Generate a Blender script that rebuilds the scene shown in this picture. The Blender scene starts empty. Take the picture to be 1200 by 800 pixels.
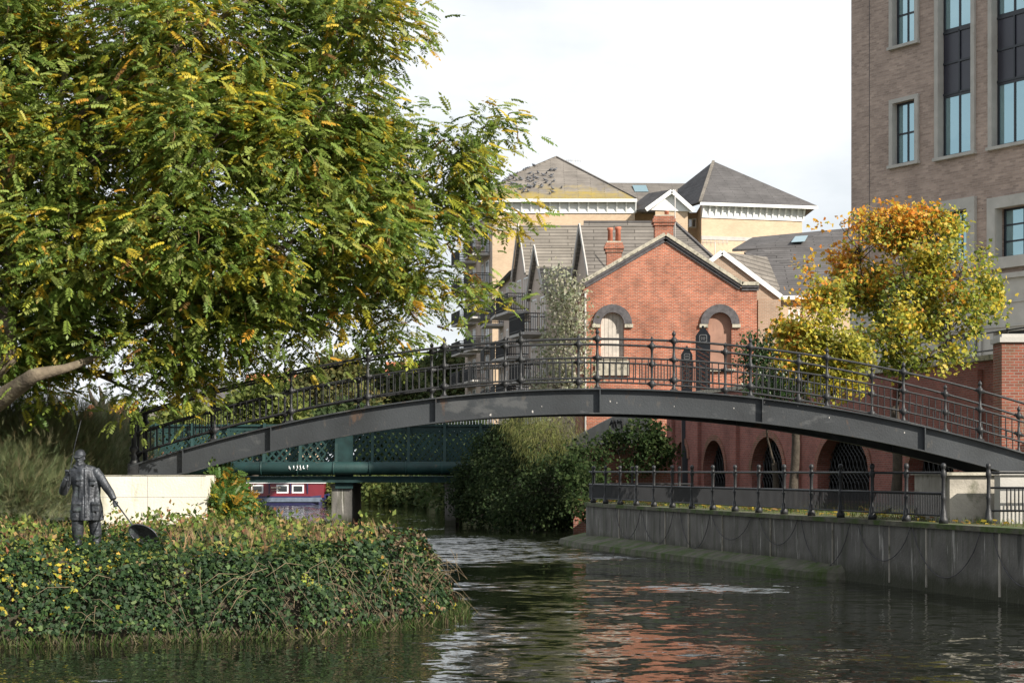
import bpy, math, random
import numpy as np
from mathutils import Vector, Matrix, noise
from mathutils.geometry import tessellate_polygon
random.seed(7); rng = np.random.default_rng(11)
SC = bpy.context.scene; COL = SC.collection
F = 2236.0; EYE = 2.6; HX, HY = 600.0, 551.0
SUN_AZ = math.radians(50); SUN_EL = math.radians(30)      # sun to the right, behind the viewer
SUNV = Vector((math.sin(SUN_AZ)*math.cos(SUN_EL), -math.cos(SUN_AZ)*math.cos(SUN_EL), math.sin(SUN_EL)))

def W(px, py, Y):                       # surveyed point of the place at depth Y
    return Vector(((px-HX)*Y/F, Y, EYE+(HY-py)*Y/F))
def XW(px, Y): return (px-HX)*Y/F
def ZW(py, Y): return EYE+(HY-py)*Y/F
def onplane(px, py, p0, n):
    d = Vector(((px-HX)/F, 1, (HY-py)/F)); o = Vector((0, 0, EYE))
    return o + d*((p0-o).dot(n)/d.dot(n))

# ---------------------------------------------------------------- objects
def tag(o, label=None, cat=None, group=None, kind=None):
    if label: o['label'] = label
    if cat: o['category'] = cat
    if group: o['group'] = group
    if kind: o['kind'] = kind
    return o
def thing(name, label, cat, loc=(0, 0, 0), rz=0, group=None):
    o = bpy.data.objects.new(name, None); COL.objects.link(o)
    o.location = loc; o.rotation_euler = (0, 0, rz); o.empty_display_size = .3
    return tag(o, label, cat, group)
def link_mesh(name, me, mat, parent=None):
    o = bpy.data.objects.new(name, me); COL.objects.link(o)
    if mat is not None: me.materials.append(mat)
    if parent is not None:
        o.parent = parent
        # world coordinates were used for the mesh: undo the parents' placement
        M = Matrix.Identity(4); p = parent; chain = []
        while p is not None: chain.append(p); p = p.parent
        for q in reversed(chain):
            M = M @ q.matrix_parent_inverse @ Matrix.LocRotScale(q.location, q.rotation_euler, q.scale)
        o.matrix_parent_inverse = M.inverted()
    return o
def copy_tree(o, parent=None, label=None):
    c = o.copy(); COL.objects.link(c)
    if parent is not None: c.parent = parent
    if label: c['label'] = label
    for ch in list(o.children): copy_tree(ch, c)
    return c

class MB:
    def __init__(s): s.v = []; s.f = []; s.sm = []
    def add(s, vs, fs, smooth=False):
        b = len(s.v); s.v += [tuple(v) for v in vs]
        for f in fs: s.f.append(tuple(b+i for i in f)); s.sm.append(smooth)
    def box(s, c, size, rz=0, taper=1.0):
        cx, cy, cz = c; sx, sy, sz = [q/2 for q in size]; ca, sa = math.cos(rz), math.sin(rz); vs = []
        for z in (-1, 1):
            k = taper if z > 0 else 1
            for x, y in ((-1, -1), (1, -1), (1, 1), (-1, 1)):
                X, Y = x*sx*k, y*sy*k
                vs.append((cx+X*ca-Y*sa, cy+X*sa+Y*ca, cz+z*sz))
        s.add(vs, [(3, 2, 1, 0), (4, 5, 6, 7), (0, 1, 5, 4), (1, 2, 6, 5), (2, 3, 7, 6), (3, 0, 4, 7)])
    def box2(s, a, b):
        s.box([(a[i]+b[i])/2 for i in range(3)], [abs(b[i]-a[i]) for i in range(3)])
    def tube(s, pts, rad, n=8, caps=True):
        pts = [Vector(p) for p in pts]
        if not hasattr(rad, '__len__'): rad = [rad]*len(pts)
        b = len(s.v); up = Vector((0, 0, 1)); prev = None
        for i, p in enumerate(pts):
            t = (pts[min(i+1, len(pts)-1)]-pts[max(i-1, 0)])
            if t.length < 1e-9: t = Vector((0, 0, 1))
            t.normalize()
            a = prev if prev is not None else (Vector((1, 0, 0)) if abs(t.z) > .9 else up)
            u = (a-t*a.dot(t)); u = u.normalized() if u.length > 1e-6 else t.orthogonal().normalized()
            prev = u; w = t.cross(u)
            for k in range(n):
                an = 2*math.pi*k/n; s.v.append(tuple(p+(u*math.cos(an)+w*math.sin(an))*rad[i]))
        for i in range(len(pts)-1):
            for k in range(n):
                s.f.append((b+i*n+k, b+i*n+(k+1) % n, b+(i+1)*n+(k+1) % n, b+(i+1)*n+k)); s.sm.append(True)
        if caps:
            s.f.append(tuple(b+k for k in reversed(range(n)))); s.sm.append(False)
            e = b+(len(pts)-1)*n; s.f.append(tuple(e+k for k in range(n))); s.sm.append(False)
    def lathe(s, c, prof, n=10):
        b = len(s.v)
        for r, z in prof:
            for k in range(n):
                a = 2*math.pi*k/n; s.v.append((c[0]+r*math.cos(a), c[1]+r*math.sin(a), c[2]+z))
        for i in range(len(prof)-1):
            for k in range(n):
                s.f.append((b+i*n+k, b+i*n+(k+1) % n, b+(i+1)*n+(k+1) % n, b+(i+1)*n+k)); s.sm.append(True)
        s.f.append(tuple(b+k for k in reversed(range(n)))); s.sm.append(False)
        e = b+(len(prof)-1)*n; s.f.append(tuple(e+k for k in range(n))); s.sm.append(False)
    def ball(s, c, r, n=8, sz=1.0):
        m = 6; prof = []
        for i in range(m+1):
            a = -math.pi/2+math.pi*i/m; prof.append((max(r*math.cos(a), r*.02), r*sz*math.sin(a)))
        s.lathe(c, prof, n)
    def sweep(s, prof, path):
        """prof: list of (dy,dz); path: list of (x,y,z) along roughly x."""
        n = len(prof); b = len(s.v)
        for x, y, z in path:
            for dy, dz in prof: s.v.append((x, y+dy, z+dz))
        for i in range(len(path)-1):
            for k in range(n):
                s.f.append((b+i*n+k, b+(i+1)*n+k, b+(i+1)*n+(k+1) % n, b+i*n+(k+1) % n)); s.sm.append(False)
        s.f.append(tuple(b+k for k in range(n))); s.sm.append(False)
        e = b+(len(path)-1)*n; s.f.append(tuple(e+k for k in reversed(range(n)))); s.sm.append(False)
    def poly(s, pts, holes=(), ext=None):
        """planar polygon with holes; ext = extrusion vector (sides of outline and holes, and a back)."""
        loops = [[Vector(p) for p in pts]]+[[Vector(p) for p in h] for h in holes]
        allp = [p for l in loops for p in l]
        n0 = Vector((0, 0, 0)); P = loops[0]
        for i in range(len(P)): n0 += P[i].cross(P[(i+1) % len(P)])
        if n0.length: n0.normalize()
        e1 = (P[1]-P[0]).normalized(); e2 = n0.cross(e1)
        flat = [[Vector(((p-P[0]).dot(e1), (p-P[0]).dot(e2), 0)) for p in l] for l in loops]
        tri = tessellate_polygon(flat) if len(allp) > 4 or holes else ([(0, 1, 2), (0, 2, 3)] if len(allp) == 4 else [(0, 1, 2)])
        fs = []
        for t in tri:
            a, b_, c = [allp[i] for i in t]
            nn = (b_-a).cross(c-a)
            if nn.length < 1e-10: continue
            fs.append(t if nn.dot(n0) > 0 else (t[0], t[2], t[1]))
        s.add(allp, fs)
        if ext is not None:
            ext = Vector(ext)
            s.add([p+ext for p in allp], [tuple(reversed(f)) for f in fs])
            for l in loops:
                m = len(l)
                s.add(l+[p+ext for p in l], [(i, i+m, (i+1) % m+m, (i+1) % m) for i in range(m)])
    def build(s, name, mat, parent=None, fix=True):
        me = bpy.data.meshes.new(name); me.from_pydata(s.v, [], s.f); me.validate(verbose=False)
        if fix:
            import bmesh
            bm = bmesh.new(); bm.from_mesh(me)
            bmesh.ops.recalc_face_normals(bm, faces=bm.faces); bm.to_mesh(me); bm.free()
        if len(me.polygons) == len(s.sm): me.polygons.foreach_set('use_smooth', s.sm)
        me.update()
        nv = len(me.vertices); co = np.empty(nv*3, np.float32); me.vertices.foreach_get('co', co); co = co.reshape(-1, 3)
        npoly = len(me.polygons); nr = np.empty(npoly*3, np.float32); me.polygons.foreach_get('normal', nr); nr = nr.reshape(-1, 3)
        lt = np.empty(npoly, np.int32); me.polygons.foreach_get('loop_total', lt)
        lv = np.empty(len(me.loops), np.int32); me.loops.foreach_get('vertex_index', lv)
        N = np.repeat(nr, lt, axis=0); P = co[lv]
        T = np.stack([-N[:, 1], N[:, 0], np.zeros(len(N))], 1); L = np.linalg.norm(T, axis=1)
        flat = L < .05; T[flat] = (1, 0, 0); L[flat] = 1; T /= L[:, None]
        B = np.cross(N, T)
        uv = np.stack([(P*T).sum(1), (P*B).sum(1)], 1).astype(np.float32)
        me.uv_layers.new(name='UVMap').data.foreach_set('uv', uv.ravel())
        return link_mesh(name, me, mat, parent)

# ---------------------------------------------------------------- materials
def mat(name, base, rough=.8, metal=0, spec=.3, var=.15, vscale=3, bump=0, bscale=20, stain=None, dark=None, extra=None):
    """base colour with noise variation; stain=(colour, scale, threshold) for dirt patches."""
    m = bpy.data.materials.new(name); m.use_nodes = True; N = m.node_tree.nodes; L = m.node_tree.links
    b = N['Principled BSDF']; b.inputs['Roughness'].default_value = rough; b.inputs['Metallic'].default_value = metal
    b.inputs['Specular IOR Level'].default_value = spec
    tc = N.new('ShaderNodeTexCoord')
    nz = N.new('ShaderNodeTexNoise'); nz.inputs['Scale'].default_value = vscale; nz.inputs['Detail'].default_value = 6
    L.new(tc.outputs['Object'], nz.inputs['Vector'])
    hs = N.new('ShaderNodeMix'); hs.data_type = 'RGBA'
    c = base
    hs.inputs['A'].default_value = (*[q*(1-var) for q in c], 1); hs.inputs['B'].default_value = (*[min(1, q*(1+var)) for q in c], 1)
    rp = N.new('ShaderNodeMapRange'); rp.inputs['From Min'].default_value = .3; rp.inputs['From Max'].default_value = .7
    L.new(nz.outputs['Fac'], rp.inputs['Value']); L.new(rp.outputs['Result'], hs.inputs['Factor'])
    out = hs.outputs['Result']
    if stain:
        n2 = N.new('ShaderNodeTexNoise'); n2.inputs['Scale'].default_value = stain[1]; n2.inputs['Detail'].default_value = 8
        n2.inputs['Roughness'].default_value = .65
        mp = N.new('ShaderNodeMapping'); L.new(tc.outputs['Object'], mp.inputs['Vector'])
        if len(stain) > 3: mp.inputs['Scale'].default_value = stain[3]
        L.new(mp.outputs['Vector'], n2.inputs['Vector'])
        r2 = N.new('ShaderNodeMapRange'); r2.inputs['From Min'].default_value = stain[2]; r2.inputs['From Max'].default_value = stain[2]+.15
        L.new(n2.outputs['Fac'], r2.inputs['Value'])
        mx = N.new('ShaderNodeMix'); mx.data_type = 'RGBA'; L.new(r2.outputs['Result'], mx.inputs['Factor'])
        L.new(out, mx.inputs['A']); mx.inputs['B'].default_value = (*stain[0], 1); out = mx.outputs['Result']
    L.new(out, b.inputs['Base Color'])
    if bump:
        n3 = N.new('ShaderNodeTexNoise'); n3.inputs['Scale'].default_value = bscale; n3.inputs['Detail'].default_value = 5
        L.new(tc.outputs['Object'], n3.inputs['Vector'])
        bp = N.new('ShaderNodeBump'); bp.inputs['Strength'].default_value = bump; bp.inputs['Distance'].default_value = .03
        L.new(n3.outputs['Fac'], bp.inputs['Height']); L.new(bp.outputs['Normal'], b.inputs['Normal'])
    return m

def brick_mat(name, c1, c2, mortar, bw=.225, bh=.075, var=.25, stain=None, ms=.012, rough=.9):
    m = bpy.data.materials.new(name); m.use_nodes = True; N = m.node_tree.nodes; L = m.node_tree.links
    b = N['Principled BSDF']; b.inputs['Roughness'].default_value = rough; b.inputs['Specular IOR Level'].default_value = .2
    tc = N.new('ShaderNodeTexCoord')
    bk = N.new('ShaderNodeTexBrick'); bk.inputs['Scale'].default_value = 1; bk.inputs['Brick Width'].default_value = bw
    bk.inputs['Row Height'].default_value = bh; bk.inputs['Mortar Size'].default_value = ms; bk.inputs['Mortar Smooth'].default_value = .2
    bk.inputs['Color1'].default_value = (*c1, 1); bk.inputs['Color2'].default_value = (*c2, 1); bk.inputs['Mortar'].default_value = (*mortar, 1)
    L.new(tc.outputs['UV'], bk.inputs['Vector'])
    nz = N.new('ShaderNodeTexNoise'); nz.inputs['Scale'].default_value = .7; nz.inputs['Detail'].default_value = 9; nz.inputs['Roughness'].default_value = .7
    L.new(tc.outputs['Object'], nz.inputs['Vector'])
    mr = N.new('ShaderNodeMapRange'); mr.inputs['From Min'].default_value = .3; mr.inputs['From Max'].default_value = .7
    mr.inputs['To Min'].default_value = 1-var; mr.inputs['To Max'].default_value = 1+var; L.new(nz.outputs['Fac'], mr.inputs['Value'])
    mu = N.new('ShaderNodeVectorMath'); mu.operation = 'SCALE'; L.new(bk.outputs['Color'], mu.inputs[0]); L.new(mr.outputs['Result'], mu.inputs['Scale'])
    out = mu.outputs['Vector']
    if stain:
        n2 = N.new('ShaderNodeTexNoise'); n2.inputs['Scale'].default_value = stain[1]; n2.inputs['Detail'].default_value = 9; n2.inputs['Roughness'].default_value = .7
        L.new(tc.outputs['Object'], n2.inputs['Vector'])
        r2 = N.new('ShaderNodeMapRange'); r2.inputs['From Min'].default_value = stain[2]; r2.inputs['From Max'].default_value = stain[2]+.2
        r2.inputs['To Max'].default_value = .7
        L.new(n2.outputs['Fac'], r2.inputs['Value'])
        mx = N.new('ShaderNodeMix'); mx.data_type = 'RGBA'; L.new(r2.outputs['Result'], mx.inputs['Factor'])
        L.new(out, mx.inputs['A']); mx.inputs['B'].default_value = (*stain[0], 1); out = mx.outputs['Result']
    L.new(out, b.inputs['Base Color'])
    bp = N.new('ShaderNodeBump'); bp.inputs['Strength'].default_value = .6; bp.inputs['Distance'].default_value = .012; bp.invert = True
    L.new(bk.outputs['Fac'], bp.inputs['Height']); L.new(bp.outputs['Normal'], b.inputs['Normal'])
    return m

def tile_mat(name, c, row=.25, moss=None, mth=.5):
    m = bpy.data.materials.new(name); m.use_nodes = True; N = m.node_tree.nodes; L = m.node_tree.links
    b = N['Principled BSDF']; b.inputs['Roughness'].default_value = .85; b.inputs['Specular IOR Level'].default_value = .25
    tc = N.new('ShaderNodeTexCoord')
    bk = N.new('ShaderNodeTexBrick'); bk.inputs['Scale'].default_value = 1; bk.inputs['Brick Width'].default_value = .33
    bk.inputs['Row Height'].default_value = row; bk.inputs['Mortar Size'].default_value = .028; bk.inputs['Mortar Smooth'].default_value = .6
    bk.inputs['Color1'].default_value = (*[q*.88 for q in c], 1); bk.inputs['Color2'].default_value = (*[q*1.12 for q in c], 1)
    bk.inputs['Mortar'].default_value = (*[q*.5 for q in c], 1)
    L.new(tc.outputs['UV'], bk.inputs['Vector']); bk.inputs['Brick Width'].default_value = 2.3
    nz = N.new('ShaderNodeTexNoise'); nz.inputs['Scale'].default_value = .6; nz.inputs['Detail'].default_value = 9; nz.inputs['Roughness'].default_value = .7
    L.new(tc.outputs['Object'], nz.inputs['Vector'])
    mr = N.new('ShaderNodeMapRange'); mr.inputs['From Min'].default_value = .3; mr.inputs['From Max'].default_value = .7
    mr.inputs['To Min'].default_value = .75; mr.inputs['To Max'].default_value = 1.3; L.new(nz.outputs['Fac'], mr.inputs['Value'])
    mu = N.new('ShaderNodeVectorMath'); mu.operation = 'SCALE'; L.new(bk.outputs['Color'], mu.inputs[0]); L.new(mr.outputs['Result'], mu.inputs['Scale'])
    out = mu.outputs['Vector']
    if moss:
        zmin, zmax, col = moss
        sp = N.new('ShaderNodeSeparateXYZ'); L.new(tc.outputs['Object'], sp.inputs[0])
        r1 = N.new('ShaderNodeMapRange'); r1.inputs['From Min'].default_value = zmin; r1.inputs['From Max'].default_value = zmax
        r1.inputs['To Min'].default_value = .32; r1.inputs['To Max'].default_value = -.3; L.new(sp.outputs['Z'], r1.inputs['Value'])
        n2 = N.new('ShaderNodeTexNoise'); n2.inputs['Scale'].default_value = .8; n2.inputs['Detail'].default_value = 9; n2.inputs['Roughness'].default_value = .75
        L.new(tc.outputs['Object'], n2.inputs['Vector'])
        ad = N.new('ShaderNodeMath'); ad.operation = 'ADD'; L.new(r1.outputs['Result'], ad.inputs[0]); L.new(n2.outputs['Fac'], ad.inputs[1])
        r2 = N.new('ShaderNodeMapRange'); r2.inputs['From Min'].default_value = mth; r2.inputs['From Max'].default_value = mth+.3
        r2.inputs['To Max'].default_value = .85; L.new(ad.outputs[0], r2.inputs['Value'])
        mx = N.new('ShaderNodeMix'); mx.data_type = 'RGBA'; L.new(r2.outputs['Result'], mx.inputs['Factor'])
        L.new(out, mx.inputs['A']); mx.inputs['B'].default_value = (*col, 1); out = mx.outputs['Result']
    L.new(out, b.inputs['Base Color'])
    bp = N.new('ShaderNodeBump'); bp.inputs['Strength'].default_value = .9; bp.inputs['Distance'].default_value = .03; bp.invert = True
    L.new(bk.outputs['Fac'], bp.inputs['Height']); L.new(bp.outputs['Normal'], b.inputs['Normal'])
    return m

def leaf_mat(name, trans=.35, rough=.5, spec=.35):
    m = bpy.data.materials.new(name); m.use_nodes = True; N = m.node_tree.nodes; L = m.node_tree.links
    b = N['Principled BSDF']; b.inputs['Roughness'].default_value = rough; b.inputs['Specular IOR Level'].default_value = spec
    at = N.new('ShaderNodeAttribute'); at.attribute_name = 'leaf_colour'
    L.new(at.outputs['Color'], b.inputs['Base Color'])
    tr = N.new('ShaderNodeBsdfTranslucent')
    sc = N.new('ShaderNodeVectorMath'); sc.operation = 'SCALE'; sc.inputs['Scale'].default_value = 1.5
    L.new(at.outputs['Color'], sc.inputs[0]); L.new(sc.outputs['Vector'], tr.inputs['Color'])
    mx = N.new('ShaderNodeMixShader'); mx.inputs['Fac'].default_value = trans
    L.new(b.outputs[0], mx.inputs[1]); L.new(tr.outputs[0], mx.inputs[2]); L.new(mx.outputs[0], N['Material Output'].inputs['Surface'])
    return m

def glass_mat(name, col, rough=.06):
    m = bpy.data.materials.new(name); m.use_nodes = True; b = m.node_tree.nodes['Principled BSDF']
    b.inputs['Base Color'].default_value = (*col, 1); b.inputs['Roughness'].default_value = rough
    b.inputs['Specular IOR Level'].default_value = 1.0; b.inputs['IOR'].default_value = 1.9
    N = m.node_tree.nodes; L = m.node_tree.links
    tc = N.new('ShaderNodeTexCoord'); nz = N.new('ShaderNodeTexNoise'); nz.inputs['Scale'].default_value = .8
    L.new(tc.outputs['Object'], nz.inputs['Vector'])
    bp = N.new('ShaderNodeBump'); bp.inputs['Strength'].default_value = .05; bp.inputs['Distance'].default_value = .1
    L.new(nz.outputs['Fac'], bp.inputs['Height']); L.new(bp.outputs['Normal'], b.inputs['Normal'])
    return m

# ---------------------------------------------------------------- foliage
def T_simple():          # folded leaf, length 1
    return np.array([(0, 0, 0), (-.32, .45, .1), (0, 1, -.05), (.32, .45, .1)], float), [(0, 1, 2), (0, 2, 3)]
def T_lobed():           # ivy / maple like
    return np.array([(0, 0, 0), (-.45, .1, .08), (-.5, .5, .0), (-.18, .6, .06), (0, 1, -.1), (.18, .6, .06), (.5, .5, 0), (.45, .1, .08)], float), [(0, 1, 2, 3), (0, 3, 4, 5), (0, 5, 6, 7)]
def T_pinnate(pairs=7, seed=0):
    r = random.Random(seed); V = []; Fc = []
    def leaflet(px, py, pz, dx, dy, dz, L, w):
        b = len(V); d = Vector((dx, dy, dz)).normalized(); sdir = d.cross(Vector((0, 0, 1))).normalized()
        p = Vector((px, py, pz))
        V.extend([tuple(p), tuple(p+d*L*.45+sdir*w), tuple(p+d*L), tuple(p+d*L*.45-sdir*w)]); Fc.append((b, b+1, b+2, b+3))
    for i in range(pairs):
        t = .16+.8*i/pairs; z = -.38*t*t
        L = .34*(1-.35*abs(t-.55)/.55)
        for sg in (-1, 1):
            leaflet(0, t, z, sg*1.0, .35+r.uniform(-.1, .15), -.45-.35*r.random(), L, .085)
    leaflet(0, .97, -.36, 0, 1, -.7, .32, .085)
    b = len(V); V.extend([(-.008, 0, 0), (.008, 0, 0), (.006, .5, -.095), (-.006, .5, -.095), (.004, 1, -.38), (-.004, 1, -.38)])
    Fc.extend([(b, b+1, b+2, b+3), (b+3, b+2, b+4, b+5)])
    return np.array(V, float), Fc
def T_blade():
    return np.array([(-.02, 0, 0), (.02, 0, 0), (.018, .55, .02), (-.018, .55, .02), (0, 1, -.06)], float), [(0, 1, 2, 3), (3, 2, 4)]
def T_feather(n=7, seed=3):
    r = random.Random(seed); V = []; Fc = []
    for i in range(n):
        t = i/n; a = r.uniform(-1, 1)*.5; L = r.uniform(.35, .6); b = len(V); w = .012
        x0, y0 = 0, t*.7; x1, y1 = x0+math.sin(a)*L, y0+math.cos(a)*L; z1 = r.uniform(-.15, .15)
        V.extend([(x0-w, y0, 0), (x0+w, y0, 0), (x1, y1, z1)]); Fc.append((b, b+1, b+2))
    return np.array(V, float), Fc
def norm(a): return a/np.maximum(np.linalg.norm(a, axis=1), 1e-9)[:, None]
def leaves(name, pts, axis, nrm, size, tmpl, col, material, parent=None):
    V, Fc = tmpl; M = len(V); n = len(pts)
    y = norm(axis); z = nrm-y*(nrm*y).sum(1)[:, None]; z = norm(z); x = np.cross(y, z)
    s = np.asarray(size).reshape(-1, 1, 1)
    co = pts[:, None, :]+s*(V[None, :, 0:1]*x[:, None, :]+V[None, :, 1:2]*y[:, None, :]+V[None, :, 2:3]*z[:, None, :])
    co = co.reshape(-1, 3).astype(np.float32)
    lt1 = np.array([len(f) for f in Fc], np.int32); lv1 = np.array([i for f in Fc for i in f], np.int32)
    lt = np.tile(lt1, n); lv = (lv1[None, :]+(np.arange(n)*M)[:, None]).ravel().astype(np.int32)
    me = bpy.data.meshes.new(name); me.vertices.add(len(co)); me.vertices.foreach_set('co', co.ravel())
    me.loops.add(len(lv)); me.loops.foreach_set('vertex_index', lv)
    me.polygons.add(len(lt)); ls = np.concatenate([[0], np.cumsum(lt)[:-1]]).astype(np.int32)
    me.polygons.foreach_set('loop_start', ls); me.update(calc_edges=True)
    c = np.concatenate([np.repeat(col, M, axis=0), np.ones((n*M, 1))], 1).astype(np.float32)
    me.attributes.new('leaf_colour', 'FLOAT_COLOR', 'POINT').data.foreach_set('color', c.ravel())
    return link_mesh(name, me, material, parent)
def rdir(n):
    v = rng.normal(size=(n, 3)); return norm(v)
def pal(n, cols, w, jitter=.2):
    w = np.array(w, float); w /= w.sum(); idx = rng.choice(len(cols), n, p=w); c = np.array(cols, float)[idx]
    return np.clip(c*(1+rng.uniform(-jitter, jitter, (n, 1)))*(1+rng.uniform(-.08, .08, (n, 3))), 0, 1)
def fbm(P, s, o=0):
    return np.array([noise.noise(Vector((p[0]*s+o, p[1]*s, p[2]*s))) for p in P])

def crown(lumps, ntwig, shell=.55, jitter=.12, gap=None):
    """twig tips spread through a union of ellipsoid lumps: returns tips, centres (per tip)."""
    L = np.array(lumps, float); w = L[:, 3]*L[:, 5]; w = w/w.sum()
    idx = rng.choice(len(L), ntwig, p=w); d = rdir(ntwig)
    rr = (shell+(1-shell)*rng.random(ntwig)**.6)*(1+rng.normal(size=ntwig)*jitter)
    rr = np.clip(rr, .2, 1.22); tips = L[idx, :3]+d*L[idx, 3:6]*rr[:, None]
    if gap is not None:
        k = fbm(tips, gap[0], 17) > gap[1]; tips, idx, d = tips[k], idx[k], d[k]
    return tips, L[idx, :3], idx, d

def spray(tips, d, per, spread, droop=.3):
    """leaf base points round each twig tip; returns points, axis, index of the twig."""
    n = len(tips); ti = np.repeat(np.arange(n), per)
    off = rng.normal(size=(n*per, 3))*spread
    P = tips[ti]+off
    ax = d[ti]*.7+rdir(n*per)*.8+np.array([0, 0, -droop])
    return P, ax, ti

def branches(name, base, lumps, mt, parent, r0, fork_z, tips=None, cidx=None, ntip=300, rl=.35, seed=1, lean=(0, 0)):
    r = random.Random(seed); mb = MB(); base = Vector(base)
    fk = Vector((base.x+lean[0], base.y+lean[1], fork_z))
    pts = [base+(fk-base)*t+Vector((math.sin(t*5+seed)*.08*r0*4, math.cos(t*4+seed)*.06*r0*4, 0)) for t in [i/6 for i in range(7)]]
    mb.tube(pts, [r0*(1.35-.35*min(1, t*4/6))*(1-.25*t/6) for t in range(7)], 10)
    ends = []
    order = sorted(range(len(lumps)), key=lambda i: (Vector(lumps[i][:3])-fk).length); done = {}
    for i in order:
        l = lumps[i]; c = Vector(l[:3]); st = fk+(pts[3]-fk)*r.random()*.6; lev = 0
        if done:
            j = min(done, key=lambda j: (done[j][0][5]-c).length+.25*(done[j][0][5]-fk).length)
            if (done[j][0][5]-c).length < (fk-c).length*.8: st = done[j][0][r.choice([4, 5, 6])]; lev = done[j][1]+1
        mid = st+(c-st)*.45+Vector((r.uniform(-1, 1), r.uniform(-1, 1), r.uniform(.0, 1)))*(c-st).length*.12
        path = []
        for k in range(9):
            t = k/8; p = st*(1-t)**2+mid*2*t*(1-t)+c*t*t
            p += Vector((noise.noise(p*.9+Vector((seed, 0, 0))), noise.noise(p*.9+Vector((0, 7, seed))), noise.noise(p*.9+Vector((3, 0, 9)))))*.25*min(1, t*3)*(l[3])
            path.append(p)
        k0 = .72**lev; mb.tube(path, [r0*rl*k0*(1-.7*k/8)+.006 for k in range(9)], 7); done[i] = (path, lev)
    ends = [done[i][0] for i in range(len(lumps))]
    if tips is not None:
        sel = r.sample(range(len(tips)), min(ntip, len(tips)))
        for j in sel:
            pth = ends[cidx[j]]; a = pth[r.choice([5, 6, 7, 8])]; t = Vector(tips[j]); m = (a+t)/2+Vector((r.uniform(-.1, .1), r.uniform(-.1, .1), r.uniform(0, .15)))*(t-a).length
            mb.tube([a, m, t], [min(.02, r0*rl*.16+.004), .008, .004], 4, False)
    return mb.build(name, mt, parent, fix=False)
# ================================================================ camera, sky, sun
cd = bpy.data.cameras.new('camera'); cam = bpy.data.objects.new('camera', cd); COL.objects.link(cam); SC.camera = cam
cam.location = (0, 0, EYE); cam.rotation_euler = (math.pi/2, 0, 0)
cd.sensor_width = 36; cd.lens = F/1200*36; cd.shift_y = 151/1200; cd.clip_end = 5000; cd.clip_start = .1
sd = bpy.data.lights.new('sun', 'SUN'); sd.energy = 5.0; sd.angle = math.radians(.53); sd.color = (1, .93, .82)
sun = bpy.data.objects.new('sun', sd); COL.objects.link(sun); sun.rotation_euler = SUNV.to_track_quat('Z', 'Y').to_euler()
SC.view_settings.view_transform = 'Standard'; SC.view_settings.look = 'None'; SC.view_settings.gamma = 1
SC.view_settings.use_curve_mapping = False; SC.view_settings.exposure = 0.72
w = bpy.data.worlds.new('World'); SC.world = w; w.use_nodes = True
N = w.node_tree.nodes; L = w.node_tree.links; bg = N['Background']; bg.inputs['Strength'].default_value = .06
sky = N.new('ShaderNodeTexSky'); sky.sky_type = 'NISHITA'; sky.sun_disc = False; sky.sun_elevation = SUN_EL
sky.sun_rotation = math.pi-SUN_AZ; sky.air_density = 1.0; sky.dust_density = 1.5; sky.ozone_density = 1
tc = N.new('ShaderNodeTexCoord'); mp = N.new('ShaderNodeMapping'); mp.inputs['Scale'].default_value = (1, 1, 2.6)
mp.inputs['Location'].default_value = (.37, .0, .62)
L.new(tc.outputs['Generated'], mp.inputs['Vector'])
nz = N.new('ShaderNodeTexNoise'); nz.inputs['Scale'].default_value = 2.3; nz.inputs['Detail'].default_value = 8; nz.inputs['Roughness'].default_value = .55
L.new(mp.outputs['Vector'], nz.inputs['Vector'])
mr = N.new('ShaderNodeMapRange'); mr.inputs['From Min'].default_value = .40; mr.inputs['From Max'].default_value = .58
mr.inputs['To Min'].default_value = .5; mr.inputs['To Max'].default_value = 1.0
L.new(nz.outputs['Fac'], mr.inputs['Value'])
mx = N.new('ShaderNodeMix'); mx.data_type = 'RGBA'; L.new(mr.outputs['Result'], mx.inputs['Factor'])
L.new(sky.outputs['Color'], mx.inputs['A']); mx.inputs['B'].default_value = (10.2, 10.6, 11.0, 1)
L.new(mx.outputs['Result'], bg.inputs['Color'])

# ================================================================ materials
M = {}
M['iron'] = mat('painted_iron', (.020, .021, .023), .5, spec=.4, var=.35, vscale=8, bump=.2, bscale=40)
M['girder'] = mat('girder_paint', (.032, .036, .040), .55, spec=.4, var=.3, vscale=.9, stain=((.085, .075, .065), 5, .60, (1, 1, .35)), bump=.15, bscale=25)
M['brick'] = brick_mat('red_brick', (.41, .125, .068), (.235, .072, .044), (.35, .265, .205), stain=((.20, .10, .07), 1.1, .50), var=.45)
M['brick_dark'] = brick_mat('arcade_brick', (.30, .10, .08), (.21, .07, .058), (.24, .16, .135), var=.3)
M['brick_wall'] = brick_mat('old_brick', (.27, .085, .055), (.18, .06, .042), (.24, .19, .155), stain=((.10, .09, .05), 1.2, .5))
M['brick_yellow'] = brick_mat('buff_brick', (.56, .415, .285), (.49, .355, .245), (.52, .44, .34), var=.12, ms=.01)
M['brick_tan'] = brick_mat('tan_brick', (.36, .25, .18), (.30, .21, .15), (.38, .32, .26), var=.15)
M['brick_grey'] = brick_mat('grey_brick', (.55, .45, .38), (.50, .40, .34), (.52, .45, .40), var=.1)
M['brick_tower'] = brick_mat('brown_brick', (.44, .335, .28), (.29, .22, .185), (.38, .31, .27), bw=.30, bh=.085, var=.2)
M['stone'] = mat('pale_stone', (.42, .405, .375), .85, var=.1, vscale=2, stain=((.36, .33, .28), 3, .6), bump=.2)
M['coping'] = mat('stone_coping', (.40, .37, .30), .9, var=.2, vscale=4, stain=((.16, .15, .12), 5, .5), bump=.4)
M['arch_stone'] = mat('blue_brick', (.085, .08, .085), .8, var=.3, vscale=6, bump=.3)
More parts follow.
